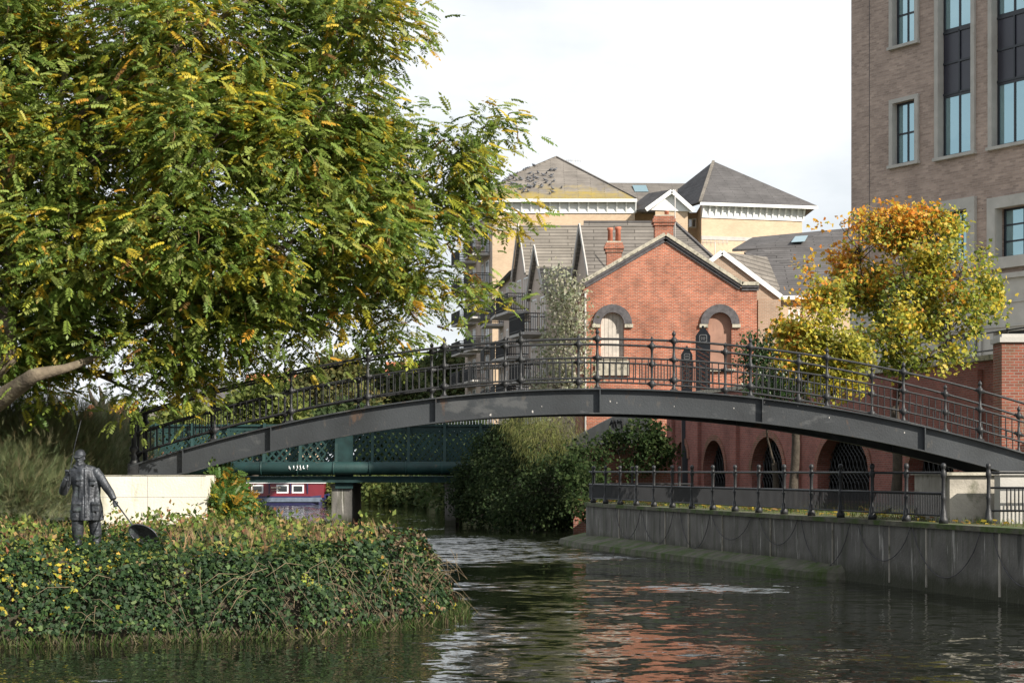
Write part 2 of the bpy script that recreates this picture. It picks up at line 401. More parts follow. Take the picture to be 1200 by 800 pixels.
M['concrete'] = mat('river_concrete', (.145, .137, .125), .9, var=.25, vscale=1.3, stain=((.09, .09, .07), 2.6, .50, (1, 1, .12)), bump=.5, bscale=14)
def add_drips(m, col, th, sc):
    N = m.node_tree.nodes; L = m.node_tree.links; b = N['Principled BSDF']; src = b.inputs['Base Color'].links[0].from_socket
    tc = N.new('ShaderNodeTexCoord'); mp = N.new('ShaderNodeMapping'); mp.inputs['Scale'].default_value = sc; L.new(tc.outputs['Object'], mp.inputs['Vector'])
    n = N.new('ShaderNodeTexNoise'); n.inputs['Scale'].default_value = 1; n.inputs['Detail'].default_value = 5; n.inputs['Roughness'].default_value = .6; L.new(mp.outputs['Vector'], n.inputs['Vector'])
    r = N.new('ShaderNodeMapRange'); r.inputs['From Min'].default_value = th; r.inputs['From Max'].default_value = th+.06; r.inputs['To Max'].default_value = .8; L.new(n.outputs['Fac'], r.inputs['Value'])
    x = N.new('ShaderNodeMix'); x.data_type = 'RGBA'; L.new(r.outputs['Result'], x.inputs['Factor']); L.new(src, x.inputs['A']); x.inputs['B'].default_value = (*col, 1)
    L.new(x.outputs['Result'], b.inputs['Base Color'])
add_drips(M['concrete'], (.42, .40, .37), .60, (7, 7, .7)); add_drips(M['concrete'], (.05, .05, .045), .62, (3.3, 3.3, .35))
def add_wet_band(m, col, z0, z1):
    N = m.node_tree.nodes; L = m.node_tree.links; b = N['Principled BSDF']; src = b.inputs['Base Color'].links[0].from_socket
    tc = N.new('ShaderNodeTexCoord'); sp = N.new('ShaderNodeSeparateXYZ'); L.new(tc.outputs['Object'], sp.inputs[0])
    n = N.new('ShaderNodeTexNoise'); n.inputs['Scale'].default_value = 2.2; n.inputs['Detail'].default_value = 6; L.new(tc.outputs['Object'], n.inputs['Vector'])
    a = N.new('ShaderNodeMath'); a.operation = 'MULTIPLY_ADD'; L.new(n.outputs['Fac'], a.inputs[0]); a.inputs[1].default_value = -.5; L.new(sp.outputs['Z'], a.inputs[2])
    r = N.new('ShaderNodeMapRange'); r.inputs['From Min'].default_value = z1; r.inputs['From Max'].default_value = z0; r.inputs['To Max'].default_value = .85; L.new(a.outputs[0], r.inputs['Value'])
    x = N.new('ShaderNodeMix'); x.data_type = 'RGBA'; L.new(r.outputs['Result'], x.inputs['Factor']); L.new(src, x.inputs['A']); x.inputs['B'].default_value = (*col, 1)
    L.new(x.outputs['Result'], b.inputs['Base Color'])
add_drips(M['girder'], (.085, .05, .032), .66, (2.2, 2.2, .9)); add_drips(M['girder'], (.075, .078, .08), .60, (.9, .9, 1.6))  # rust drips, then broad paler grey patches
add_wet_band(M['concrete'], (.035, .038, .02), -.05, .3)
M['concrete2'] = mat('stone_blocks', (.36, .33, .28), .9, var=.25, vscale=1.5, stain=((.12, .12, .08), 1.8, .52), bump=.5, bscale=12)
M['white'] = mat('white_render', (.66, .62, .53), .8, var=.10, vscale=1.5, stain=((.42, .40, .31), 3, .56, (1, 1, .25)), bump=.3)
M['white_paint'] = mat('white_paint', (.75, .76, .76), .6, var=.05)
M['offwhite'] = mat('weathered_white', (.42, .40, .38), .8, var=.12)
M['tile'] = tile_mat('grey_tile', (.16, .145, .13))
M['tile_moss'] = tile_mat('mossy_tile', (.20, .18, .16), moss=(25.5, 29.3, (.34, .25, .04)))
M['tile_moss2'] = tile_mat('mossy_tile_low', (.20, .18, .155), moss=(8, 17.5, (.27, .22, .08)), mth=.56)
M['tile_dark'] = tile_mat('slate_tile', (.10, .095, .095))
M['tile_orange'] = tile_mat('orange_tile', (.45, .17, .09))
M['black'] = mat('black_metal', (.018, .019, .022), .5, spec=.5, var=.2)
M['win_dark'] = mat('window_frame_dark', (.02, .024, .032), .4, spec=.5, var=.1)
M['spandrel'] = mat('spandrel', (.028, .028, .042), .35, spec=.6, var=.15, vscale=.8)
M['glass'] = glass_mat('window_glass', (.03, .045, .05))
M['glass_blue'] = glass_mat('tower_glass', (.36, .54, .58), .03); M['glass_blue'].node_tree.nodes['Principled BSDF'].inputs['Metallic'].default_value = .75
M['glass_dark'] = glass_mat('dark_glass', (.012, .014, .016), .1)
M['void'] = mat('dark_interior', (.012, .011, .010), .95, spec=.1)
M['wood_grey'] = mat('weathered_board', (.48, .44, .39), .85, var=.2, vscale=3, stain=((.26, .23, .2), 3, .55, (6, 6, .4)))
M['wood_brown'] = mat('brown_board', (.30, .175, .13), .85, var=.15, vscale=2, stain=((.2, .12, .09), 3, .6, (3, 3, .5)))
M['green_paint'] = mat('green_bridge_shaded_paint', (.010, .038, .036), .6, spec=.4, var=.35, vscale=1.2, stain=((.10, .07, .045), 3, .62), bump=.3)  # green paint, its colour darkened to carry the shade over this bridge
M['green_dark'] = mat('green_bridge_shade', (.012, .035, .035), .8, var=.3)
M['bark'] = mat('bark', (.13, .105, .075), .95, var=.35, vscale=5, bump=.8, bscale=18, stain=((.22, .20, .12), 2.5, .55))
M['bark_dark'] = mat('bark_dark', (.055, .045, .035), .95, var=.3, vscale=5, bump=.8, bscale=18)
M['clay'] = mat('clay_pot', (.45, .16, .10), .85, var=.2, vscale=5)
M['soil'] = mat('soil', (.05, .042, .028), .95, var=.3, vscale=3, bump=.6, bscale=8)
M['grass'] = mat('verge_grass', (.075, .085, .03), .95, var=.35, vscale=2, stain=((.09, .07, .04), 1.5, .5), bump=.8, bscale=9)
M['paving'] = mat('paving', (.2, .18, .155), .9, var=.2, vscale=2, bump=.3)
M['moss'] = mat('mossy_stone', (.11, .105, .08), .9, var=.3, vscale=3, stain=((.055, .085, .02), 1.6, .45), bump=.8, bscale=8)
M['bronze'] = mat('dark_bronze', (.058, .063, .072), .5, metal=.55, spec=.5, var=.5, vscale=6, bump=.5, bscale=22, stain=((.10, .125, .12), 6, .56))
M['leaf'] = leaf_mat('leaf', .40, .5, .35); M['leaf_soft'] = leaf_mat('leaf_soft', .35, .75, .15); M['leaf_gloss'] = leaf_mat('leaf_gloss', .2, .36, .45); M['leaf_ivy'] = leaf_mat('leaf_ivy', .12, .6, .25)

# ================================================================ water
m = bpy.data.materials.new('river_water'); m.use_nodes = True; N = m.node_tree.nodes; L = m.node_tree.links; b = N['Principled BSDF']
b.inputs['Base Color'].default_value = (.009, .011, .006, 1); b.inputs['Roughness'].default_value = .02; b.inputs['IOR'].default_value = 1.333
tc = N.new('ShaderNodeTexCoord')
def wnoise(scale, sc3, detail=4, rough=.55, dist=0):
    mp = N.new('ShaderNodeMapping'); mp.inputs['Scale'].default_value = sc3; L.new(tc.outputs['Object'], mp.inputs['Vector'])
    n = N.new('ShaderNodeTexNoise'); n.inputs['Scale'].default_value = scale; n.inputs['Detail'].default_value = detail
    n.inputs['Roughness'].default_value = rough; n.inputs['Distortion'].default_value = dist
    L.new(mp.outputs['Vector'], n.inputs['Vector']); return n.outputs['Fac']
def mathn(op, a, b_):
    n = N.new('ShaderNodeMath'); n.operation = op
    for i, q in enumerate((a, b_)):
        if isinstance(q, (int, float)): n.inputs[i].default_value = q
        else: L.new(q, n.inputs[i])
    return n.outputs[0]
def wcol(scale, sc3, detail=3, rough=.55):
    mp = N.new('ShaderNodeMapping'); mp.inputs['Scale'].default_value = sc3; L.new(tc.outputs['Object'], mp.inputs['Vector'])
    n = N.new('ShaderNodeTexNoise'); n.inputs['Scale'].default_value = scale; n.inputs['Detail'].default_value = detail; n.inputs['Roughness'].default_value = rough
    L.new(mp.outputs['Vector'], n.inputs['Vector'])
    sb = N.new('ShaderNodeVectorMath'); sb.operation = 'SUBTRACT'; L.new(n.outputs['Color'], sb.inputs[0]); sb.inputs[1].default_value = (.5, .5, .5); return sb.outputs['Vector']
mid = wnoise(1.25, (.5, 1.2, 1), 2, .5, .3)
# riffles: patches where wind and current roughen the surface
patch = wnoise(.11, (.6, 1.0, 1), 3, .5)
pr = N.new('ShaderNodeMapRange'); L.new(patch, pr.inputs['Value']); pr.inputs['From Min'].default_value = .42; pr.inputs['From Max'].default_value = .62
pr.inputs['To Min'].default_value = .45; pr.inputs['To Max'].default_value = 1.5
def riffle(cx, cy, rx, ry, rot):
    mp = N.new('ShaderNodeMapping'); mp.vector_type = 'TEXTURE'; mp.inputs['Location'].default_value = (cx, cy, 0)
    mp.inputs['Rotation'].default_value = (0, 0, rot); mp.inputs['Scale'].default_value = (rx, ry, 1)
    L.new(tc.outputs['Object'], mp.inputs['Vector'])
    ln = N.new('ShaderNodeVectorMath'); ln.operation = 'LENGTH'; L.new(mp.outputs['Vector'], ln.inputs[0])
    wv = mathn('ADD', ln.outputs['Value'], mathn('MULTIPLY', mathn('SUBTRACT', mid, .5), 1.6))
    r = N.new('ShaderNodeMapRange'); L.new(wv, r.inputs['Value']); r.inputs['From Min'].default_value = 1.15; r.inputs['From Max'].default_value = .55
    return r.outputs['Result']
rf = mathn('MAXIMUM', riffle(-1.3, 66, 4.6, 12.0, .02), riffle(1.6, 58.0, 4.4, 4.4, -.2))
rf = mathn('MAXIMUM', rf, riffle(4.9, 42.0, 2.2, 1.8, -.1)); rf = mathn('MAXIMUM', rf, mathn('MULTIPLY', riffle(-1.2, 29.5, 1.6, 2.2, 0), .25))
amp = mathn('ADD', pr.outputs['Result'], mathn('MULTIPLY', rf, 1.6))
def vscale(v, f):
    n = N.new('ShaderNodeVectorMath'); n.operation = 'SCALE'; L.new(v, n.inputs[0])
    if isinstance(f, (int, float)): n.inputs['Scale'].default_value = f
    else: L.new(f, n.inputs['Scale'])
    return n.outputs['Vector']
def vadd(a, c):
    n = N.new('ShaderNodeVectorMath'); n.operation = 'ADD'; L.new(a, n.inputs[0])
    if isinstance(c, tuple): n.inputs[1].default_value = c
    else: L.new(c, n.inputs[1])
    return n.outputs['Vector']
slope = vadd(vscale(wcol(2.6, (.8, 1, 1), 2, .5), .27), vscale(wcol(.55, (.8, 1, 1), 1, .5), .11)); slope = vadd(slope, vscale(wcol(7.5, (.7, 1, 1), 2, .5), .12))
slope = vscale(slope, amp)
bs = N.new('ShaderNodeCombineXYZ'); L.new(mathn('MULTIPLY', rf, -.105), bs.inputs['Y']); slope = vadd(slope, bs.outputs[0])   # ripples leaning upstream
fl = N.new('ShaderNodeVectorMath'); fl.operation = 'MULTIPLY'; L.new(slope, fl.inputs[0]); fl.inputs[1].default_value = (1, 1, 0)
nn = N.new('ShaderNodeVectorMath'); nn.operation = 'NORMALIZE'; L.new(vadd(fl.outputs['Vector'], (0, 0, 1)), nn.inputs[0])
L.new(nn.outputs['Vector'], b.inputs['Normal'])
mb = MB(); mb.add([(-900, -60, 0), (900, -60, 0), (900, 1800, 0), (-900, 1800, 0)], [(0, 1, 2, 3)])
tag(mb.build('river', m), kind='structure')
mb = MB(); mb.add([(-2500, -200, -1.5), (2500, -200, -1.5), (2500, 4500, -1.5), (-2500, 4500, -1.5)], [(0, 1, 2, 3)])
tag(mb.build('river_bed', M['soil']), kind='structure')

# ================================================================ land
def wallx(Y): return 19.22-.25*Y               # line of the river wall on the right bank
GZ = 1.45
def land(name, outline, z, mt, skirt=2.2, out=.0):
    mb = MB(); pts = [Vector((x, y, z)) for x, y in outline]; mb.poly(pts, ext=(0, 0, -z-skirt)); o = mb.build(name, mt); tag(o, kind='structure'); return o
right_bank = [(wallx(20)+.3, 20), (wallx(64)+.3, 64), (wallx(67)+.35, 67), (3.4, 69.4), (4.4, 72), (4.2, 80), (1.6, 92), (-1.4, 108), (-3.6, 121), (-7, 140), (-10, 153), (-20, 158), (-45, 163), (-90, 175),
              (-2500, 330), (-2500, 4200), (2500, 4200), (2500, 20)]
land('ground_right_bank', right_bank, GZ, M['grass'])
left_far = [(-8.5, 57.5), (-12.2, 70), (-18, 100), (-33, 138), (-90, 150), (-2500, 230), (-2500, 10), (-22, 22), (-13, 45)]
land('ground_left_bank', left_far, 1.25, M['grass'])
isl = np.array([(-26, 26.2), (-14, 27.4), (-7.6, 28.15), (-5.4, 29.0), (-3.4, 29.8), (-2.0, 31.4), (-1.15, 33.3), (-1.25, 36.2), (-2.5, 39.5), (-4.3, 43.5), (-5.7, 48), (-7.6, 54), (-9.5, 60), (-30, 62), (-40, 40)])
def sdist(P, poly):
    d = np.full(len(P), 1e9); inside = np.zeros(len(P), bool); n = len(poly)
    for i in range(n):
        a, b_ = poly[i], poly[(i+1) % n]; e = b_-a; t = np.clip(((P-a)@e)/(e@e), 0, 1)
        d = np.minimum(d, np.linalg.norm(P-(a+t[:, None]*e), axis=1))
        cond = ((a[1] > P[:, 1]) != (b_[1] > P[:, 1])); xx = (b_[0]-a[0])*(P[:, 1]-a[1])/(b_[1]-a[1]+1e-12)+a[0]
        inside ^= cond & (P[:, 0] < xx)
    return np.where(inside, d, -d)
def isl_h(P):
    P = np.asarray(P, float); d = sdist(P[:, :2], isl)
    nz1 = np.array([noise.noise(Vector((p[0]*.8, p[1]*.8, 0))) for p in P]); nz2 = np.array([noise.noise(Vector((p[0]*.25, p[1]*.25, 4))) for p in P])
    d = d+nz1*.22
    t = np.clip((d+.05)/1.0, 0, 1); s = 1-(1-t)**2.6
    dip = .12*np.exp(-((P[:, 0]/P[:, 1]+.215)/.035)**2)*np.clip(t, 0, 1)
    return -.45+1.65*s*(1+.03*nz1)+(.10*nz2+.06*nz1)*(t > .9)-dip
gx = np.linspace(-30, 0, 190); gy = np.linspace(26, 62, 220); GX, GY = np.meshgrid(gx, gy)
P = np.stack([GX.ravel(), GY.ravel()], 1); H = isl_h(P); nx = len(gx)
mb = MB(); fs = [(j*nx+i, j*nx+i+1, (j+1)*nx+i+1, (j+1)*nx+i) for j in range(len(gy)-1) for i in range(nx-1)]
mb.add([(P[k, 0], P[k, 1], H[k]) for k in range(len(P))], fs, True)
tag(mb.build('ground_island', M['soil'], fix=False), kind='structure')
# ================================================================ iron footbridge
XC = 1.923; BAY = 1.725; TOPZ = EYE+96*43/F
def dz(X, xc): return TOPZ-.0157*(X-xc)**2
foot = thing('footbridge', 'dark grey arched iron footbridge with ball topped railings spanning the river', 'bridge', (XC, 44, 2.5))
XL, XR = -8.62, 12.9
def curve(xc, y, off, x0=XL, x1=XR, n=64, lo=None):
    out = []
    for i in range(n+1):
        X = x0+(x1-x0)*i/n; z = dz(X, xc)+off
        out.append((X, y, max(z, lo) if lo else z))
    return out
for (y, xc) in ((43.0, XC), (44.85, XC-.36)):
    mb = MB(); n = 72; t = .02
    for i in range(n):
        Xa, Xb = XL+(XR-XL)*i/n, XL+(XR-XL)*(i+1)/n
        za, zb = dz(Xa, xc), dz(Xb, xc); la, lb = max(za-.56, 2.5), max(zb-.56, 2.5)
        la = min(la, za-.03); lb = min(lb, zb-.03)
        vs = []
        for (X, a, b_) in ((Xa, la, za-.02), (Xb, lb, zb-.02)): vs += [(X, y-.01, a), (X, y+.01, a), (X, y+.01, b_), (X, y-.01, b_)]
        mb.add(vs, [(0, 4, 7, 3), (1, 2, 6, 5)])
    mb.sweep([(-.13, 0), (.13, 0), (.13, -.03), (-.13, -.03)], curve(xc, y, 0))
    mb.sweep([(-.13, 0), (.13, 0), (.13, -.03), (-.13, -.03)], [(p[0], p[1], min(max(p[2], 2.515), dz(p[0], xc)-.035)) for p in curve(xc, y, -.545)])
    g = mb.build('girder', M['girder'], foot)
    for px in (215, 318, 511, 703, 893, 1083):
        X = XW(px, 43)+(xc-XC); z1 = dz(X, xc)-.03; z0 = max(dz(X, xc)-.55, 2.53)
        s = MB(); s.box2((X-.012, y-.125, z0), (X+.012, y-.012, z1)); s.build('stiffener', M['girder'], g)
    if y == 43.0:
        for (px, py, r) in ((624, 482, .035), (575, 486, .03), (896, 471, .03), (908, 469, .02), (913, 470, .016), (935, 476, .018), (972, 489, .018), (715, 470, .02), (723, 472, .014), (860, 478, .022), (790, 476, .014), (635, 476, .012), (1060, 507, .02)):
            p = W(px, py, 42.985); k = 7
            pts = [p+Vector((r*math.cos(a*6.283/k)*random.uniform(.4, 1.0), 0, r*math.sin(a*6.283/k)*random.uniform(.6, 1.5))) for a in range(k)]
            s = MB(); s.poly(pts, ext=(0, .004, 0)); s.build('paint_chip', M['offwhite'], g)
# deck and cross beams
mb = MB()
for i in range(60):
    X = XL+.1+(XR-XL-.2)*i/60; X2 = XL+.1+(XR-XL-.2)*(i+1)/60
    z = max(dz(X, XC-.18)-.06, 2.56); z2 = max(dz(X2, XC-.18)-.06, 2.56)
    mb.add([(X, 43.02, z), (X, 44.83, z), (X2, 44.83, z2), (X2, 43.02, z2), (X, 43.02, z-.08), (X, 44.83, z-.08), (X2, 44.83, z2-.08), (X2, 43.02, z2-.08)],
           [(0, 3, 2, 1), (4, 5, 6, 7), (0, 1, 5, 4), (3, 7, 6, 2), (0, 4, 7, 3), (1, 2, 6, 5)])
mb.build('deck', M['paving'], foot)
cb = None
for i in range(-5, 6):
    X = XC+BAY*i; s = MB(); z = max(dz(X, XC-.18)-.15, 2.6)
    s.box2((X-.05, 43.02, z-.22 if z > 2.9 else z-.02), (X+.05, 44.83, z)); s.build('cross_beam', M['girder'], foot)
post_prof = [(.055, -.02), (.055, .05), (.035, .08), (.03, .13), (.035, .155), (.072, .185), (.082, .23), (.072, .275), (.035, .31), (.028, .42), (.034, .60), (.036, .63), (.066, .655), (.074, .69), (.066, .725), (.036, .76),
             (.027, .9), (.033, 1.04), (.068, 1.075), (.078, 1.115), (.068, 1.155), (.036, 1.19), (.026, 1.22), (.04, 1.245), (.048, 1.275), (.036, 1.305), (.016, 1.325), (.008, 1.35)]
def make_railing(y, xc):
    r = bpy.data.objects.new('railing', None); COL.objects.link(r); r.parent = foot; r.location = (0, y-44, 0)
    bpy.context.view_layer.update()
    first = -6; last = 6
    for hgt, rad in ((1.115, .027), (.69, .022), (.23, .022)):
        path = [(p[0], p[1], p[2]) for p in curve(xc, y, hgt)]
        mb = MB(); mb.tube(path, rad, 6); mb.build('rail', M['iron'], r)
    proto = None
    for i in range(first+(1 if y < 44 else 0), last+1):
        X = xc+BAY*i; z = dz(X, xc)
        mb = MB(); mb.lathe((X, y, z), post_prof, 10)
        for hb in (.23, .69, 1.115): mb.tube([(X-.10, y, z+hb+.0314*(X-xc)*.10), (X+.10, y, z+hb-.0314*(X-xc)*.10)], .038, 8)
        mb.box((X, y, z+.012), (.16, .16, .035)); mb.build('post', M['iron'], r)
    for i in range(first, last):
        mb = MB(); nb = 12
        for k in range(1, nb):
            X = xc+BAY*(i+k/nb); z = dz(X, xc)
            mb.tube([(X, y, z+.22), (X, y, z+.70)], .0125, 4, False)
        mb.build('baluster_panel', M['iron'], r)
    return r
make_railing(43.0, XC); make_railing(44.85, XC-.36)
# big end post at the left landing
mb = MB(); nx_ = -8.52
mb.box((nx_, 43, 2.62), (.24, .24, .28)); mb.lathe((nx_, 43, 2.7), [(.10, 0), (.10, .1), (.07, .14), (.06, .3), (.1, .34), (.1, .42), (.06, .46), (.055, .9), (.10, .95), (.11, 1.02), (.06, 1.08), (.06, 1.2), (.1, 1.25), (.11, 1.32), (.06, 1.38), (.02, 1.42)], 10)
mb.build('newel_post', M['iron'], foot)
mb = MB(); mb.box((-8.62, 44.85, 2.62), (.24, .24, .28)); mb.lathe((-8.62, 44.85, 2.7), [(.10, 0), (.10, .1), (.06, .14), (.055, .9), (.10, .95), (.11, 1.02), (.06, 1.08), (.06, 1.2), (.1, 1.25), (.11, 1.32), (.06, 1.38), (.02, 1.42)], 10)
mb.build('newel_post', M['iron'], foot)

# left abutment: white box
ab = MB(); x0, x1 = XW(112, 41.6), XW(242, 41.6)
ab.box2((x0, 41.6, .6), (x1, 46.0, 2.485)); wa = ab.build('bridge_abutment', M['white'])
tag(wa, 'bright white rendered block carrying the left end of the footbridge', 'abutment')
s = MB(); s.box2((x0-.02, 41.58, 2.489), (x1-.0, 46.0, 2.50)); s.build('cap', M['coping'], wa)
s = MB()
s.box2((XW(173, 41.6), 41.595, 1.4), (XW(173, 41.6)+.012, 41.599, 2.48)); s.box2((x0, 41.595, 2.02), (x1, 41.599, 2.03)); s.build('joint_line', M['offwhite'], wa)

# ================================================================ right: embankment wall, ledge, railing, abutment
mb = MB(); path = [Vector((wallx(Y), Y)) for Y in (24, 30, 36, 42, 48, 54, 60, 64.5)]+[Vector((2.72, 66.5)), Vector((2.62, 67.6)), Vector((2.9, 68.6)), Vector((3.8, 69.2)), Vector((7, 69.8))]
def offset(path, d):
    out = []
    for i, p in enumerate(path):
        t = (path[min(i+1, len(path)-1)]-path[max(i-1, 0)]).normalized(); out.append(p+Vector((t.y, -t.x))*d)
    return out
def strip_wall(mb, path, th, z0, z1):
    b_ = offset(path, th)
    for i in range(len(path)-1):
        a0, a1, c0, c1 = path[i], path[i+1], b_[i], b_[i+1]
        mb.add([(a0.x, a0.y, z0), (a1.x, a1.y, z0), (c1.x, c1.y, z0), (c0.x, c0.y, z0), (a0.x, a0.y, z1), (a1.x, a1.y, z1), (c1.x, c1.y, z1), (c0.x, c0.y, z1)],
               [(0, 4, 5, 1), (4, 7, 6, 5), (3, 2, 6, 7), (0, 3, 7, 4), (1, 5, 6, 2)])
strip_wall(mb, path, .35, -1.6, 1.36)
rw = mb.build('river_wall', M['concrete'])
tag(rw, 'long streaked grey concrete river wall curving along the right bank', 'wall')
mb = MB(); strip_wall(mb, offset(path, -.07), .50, 1.363, 1.47); mb.build('coping', M['moss'], rw)
for k in range(30):                                     # drain stains as shallow ribs: board marks of the wall
    pass
mb = MB()
for k in range(12):
    Y = 31+k*3.1+random.uniform(-.9, .9)
    if Y > 64: break
    mb.box((wallx(Y)-.012, Y, .72), (.03, random.uniform(.03, .06), 1.27), rz=.245)
mb.build('wall_joint', M['concrete2'], rw)
# sloping mossy ledge at the foot of the wall
mb = MB(); Ys = [45.2, 46, 48, 52, 56, 60, 64, 68.5, 70.5]; A = []; B_ = []; C_ = []
for i, Y in enumerate(Ys):
    wd = [.1, .6, .85, .8, .85, .9, 1.1, 1.6, 1.2][i]
    xw = wallx(min(Y, 66)) if Y < 68 else 3.0
    A.append((xw+.2, Y, .42+.02*math.sin(Y*2))); B_.append((xw-wd*.8, Y+.1*math.sin(Y), .16)); C_.append((xw-wd, Y, -.8))
for i in range(len(Ys)-1):
    mb.add([A[i], A[i+1], B_[i+1], B_[i]], [(0, 1, 2, 3)]); mb.add([B_[i], B_[i+1], C_[i+1], C_[i]], [(0, 1, 2, 3)])
mb.add([A[0], B_[0], C_[0]], [(0, 1, 2)])
tag(mb.build('stone_ledge', M['moss']), 'mossy sloping stone ledge at the foot of the river wall', 'ledge')

# bank railing
rail = thing('bank_railing', 'black iron railing with ball topped posts along the top of the river wall', 'railing', (wallx(52)+.15, 52, 1.47))
rp = offset([Vector((wallx(Y), Y)) for Y in (40.6, 46, 52, 58, 64)]+[Vector((2.72, 66.5)), Vector((2.62, 67.6)), Vector((2.9, 68.6)), Vector((3.8, 69.2)), Vector((6.6, 69.8))], .12)
def along(path, d):
    for i in range(len(path)-1):
        l = (path[i+1]-path[i]).length
        if d <= l: return path[i]+(path[i+1]-path[i])*d/l
        d -= l
    return path[-1]
TOT = sum((rp[i+1]-rp[i]).length for i in range(len(rp)-1))
bp_prof = [(.10, 0), (.10, .10), (.075, .13), (.065, .26), (.045, .32), (.045, .5), (.06, .54), (.045, .58), (.04, .95), (.06, 1.0), (.065, 1.06), (.05, 1.12), (.035, 1.15), (.05, 1.18), (.06, 1.225), (.05, 1.27), (.015, 1.29)]
nposts = int(TOT/1.78); proto = None
for k in range(nposts+1):
    p = along(rp, k*1.78)
    if proto is None:
        mb = MB(); mb.lathe((p.x, p.y, 1.47), bp_prof, 10); proto = mb.build('post', M['iron'], rail); p0 = p.copy(); base_mpi = proto.matrix_parent_inverse.copy()
    else:
        c = proto.copy(); COL.objects.link(c); c.parent = rail; c.matrix_parent_inverse = base_mpi; c.location = (p.x-p0.x, p.y-p0.y, 0)
for zz, rr in ((1.47+1.08, .028), (1.47+.64, .03), (1.47+.17, .022)):
    mb = MB(); mb.tube([(p.x, p.y, zz) for p in rp], rr, 6); mb.build('rail', M['iron'], rail)
for k in range(nposts):
    mb = MB()
    for j in range(1, 22):
        p = along(rp, (k+j/22)*1.78); mb.tube([(p.x, p.y, 1.64), (p.x, p.y, 2.11)], .015, 4, False)
    mb.build('picket_panel', M['black'], rail)

# hanging chains on the wall
for k in range(11):
    Ya, Yb = 32.5+k*3.1, 35.4+k*3.1; pts = []
    if Yb > 66: break
    sg_ = random.uniform(.55, 1.1); Yb += random.uniform(-.5, .1)
    for j in range(13):
        t = j/12; Y = Ya+(Yb-Ya)*t; sag = sg_*(4*t*(1-t))**.8
        pts.append((wallx(Y)-.05-.02*math.sin(t*3.14), Y, 1.33-sag))
    pts = [(pts[0][0], pts[0][1], 1.42)]+pts+[(pts[-1][0], pts[-1][1], 1.42)]
    mb = MB(); mb.tube(pts, .011, 5)
    tag(mb.build('hanging_chain', M['arch_stone']), 'grey safety chain hanging in a loop on the river wall', 'chain', 'chains looped along the river wall')

# right stone abutment and the parapet beside it
ab = MB(); ab.box2((XW(1113, 42.3), 42.3, 1.2), (XW(1171, 42.3), 46, 2.49)); o = ab.build('bridge_abutment', M['concrete2'])
tag(o, 'stained grey stone block under the right end of the footbridge', 'abutment')
s = MB(); s.box2((XW(1110, 42.2), 42.2, 2.494), (XW(1173, 42.2), 46.1, 2.56)); s.build('cap_stone', M['coping'], o)
ab = MB(); xa, xb = XW(1171, 41.2)+.02, XW(1290, 41.2)
ab.box2((xa, 41.2, 1.2), (xb, 41.7, 2.50)); o = ab.build('parapet_wall', M['stone'])
tag(o, 'pale stone parapet wall right of the stained bridge block', 'wall')
s = MB(); s.box2((xa-.03, 41.14, 2.504), (xb, 41.76, 2.58)); s.build('cap_stone', M['stone'], o)
gp = thing('guard_panel', 'short black picket guard standing before the pale parapet wall', 'railing', (xa+.5, 40.8, 1.47))
mb = MB()
for j in range(26): mb.tube([(xa+.04+j*.085, 40.8, 1.75), (xa+.04+j*.085, 40.8, 2.22)], .016, 4, False)
mb.build('picket_panel', M['iron'], gp)
for zz in (1.74, 2.23, 2.55):
    mb = MB(); mb.tube([(xa-.35, 40.8, zz), (xa+2.3, 40.8, zz)], .024, 6); mb.build('rail', M['iron'], gp)
for X in (xa-.35, xa+2.3):
    mb = MB(); mb.lathe((X, 40.8, 1.47), bp_prof, 10); mb.build('post', M['iron'], gp)
# ================================================================ helpers for facades
def arch_pts(cx, z0, wd, ht, n=12, pointed=1.0):
    """outline (u,z) of an arched opening, springing at ht - wd/2*pointed."""
    r = wd/2; zs = z0+ht-r*pointed
    return [(cx-r, z0), (cx+r, z0)]+[(cx+r*math.cos(math.pi*k/n), zs+r*pointed*math.sin(math.pi*k/n)) for k in range(n+1)]
def to3(o, u, pts): return [Vector(o)+Vector(u)*p[0]+Vector((0, 0, p[1])) for p in pts]
def rect(u0, z0, u1, z1): return [(u0, z0), (u1, z0), (u1, z1), (u0, z1)]
def window(parent, o, u, nrm, u0, z0, u1, z1, frame_m, glass_m, cols=2, rows=2, fw=.06, deep=.12, name='window', lbl=None, rowpos=None):
    """o origin, u along the wall, nrm pointing out of the wall"""
    o = Vector(o); u = Vector(u).normalized(); nrm = Vector(nrm).normalized(); back = -nrm*deep
    def bar(mb, a0, b0, a1, b1, d=.05):
        mb.poly([p+back for p in to3(o, u, rect(a0, b0, a1, b1))], ext=-nrm*d)
    mb = MB(); bar(mb, u0, z0, u0+fw, z1); bar(mb, u1-fw, z0, u1, z1); bar(mb, u0+fw, z0, u1-fw, z0+fw); bar(mb, u0+fw, z1-fw, u1-fw, z1)
    for i in range(1, cols):
        c = u0+(u1-u0)*i/cols; bar(mb, c-fw*.4, z0+fw, c+fw*.4, z1-fw, .045)
    for j in (rowpos or [q/rows for q in range(1, rows)]):
        c = z0+(z1-z0)*j; bar(mb, u0+fw, c-fw*.4, u1-fw, c+fw*.4, .043)
    w_ = mb.build(name, frame_m, parent)
    if lbl: w_['label'] = lbl
    mb = MB(); mb.poly([p+back-nrm*.03 for p in to3(o, u, rect(u0+fw*.5, z0+fw*.5, u1-fw*.5, z1-fw*.5))], ext=-nrm*.01)
    mb.build('pane', glass_m, w_); return w_
def slab(name, pts, th, mt, parent, up=True):
    P = [Vector(p) for p in pts]; n = Vector((0, 0, 0))
    for i in range(len(P)): n += P[i].cross(P[(i+1) % len(P)])
    n.normalize(); n = n if n.z > 0 else -n
    mb = MB(); mb.poly(P, ext=-n*th); return mb.build(name, mt, parent)
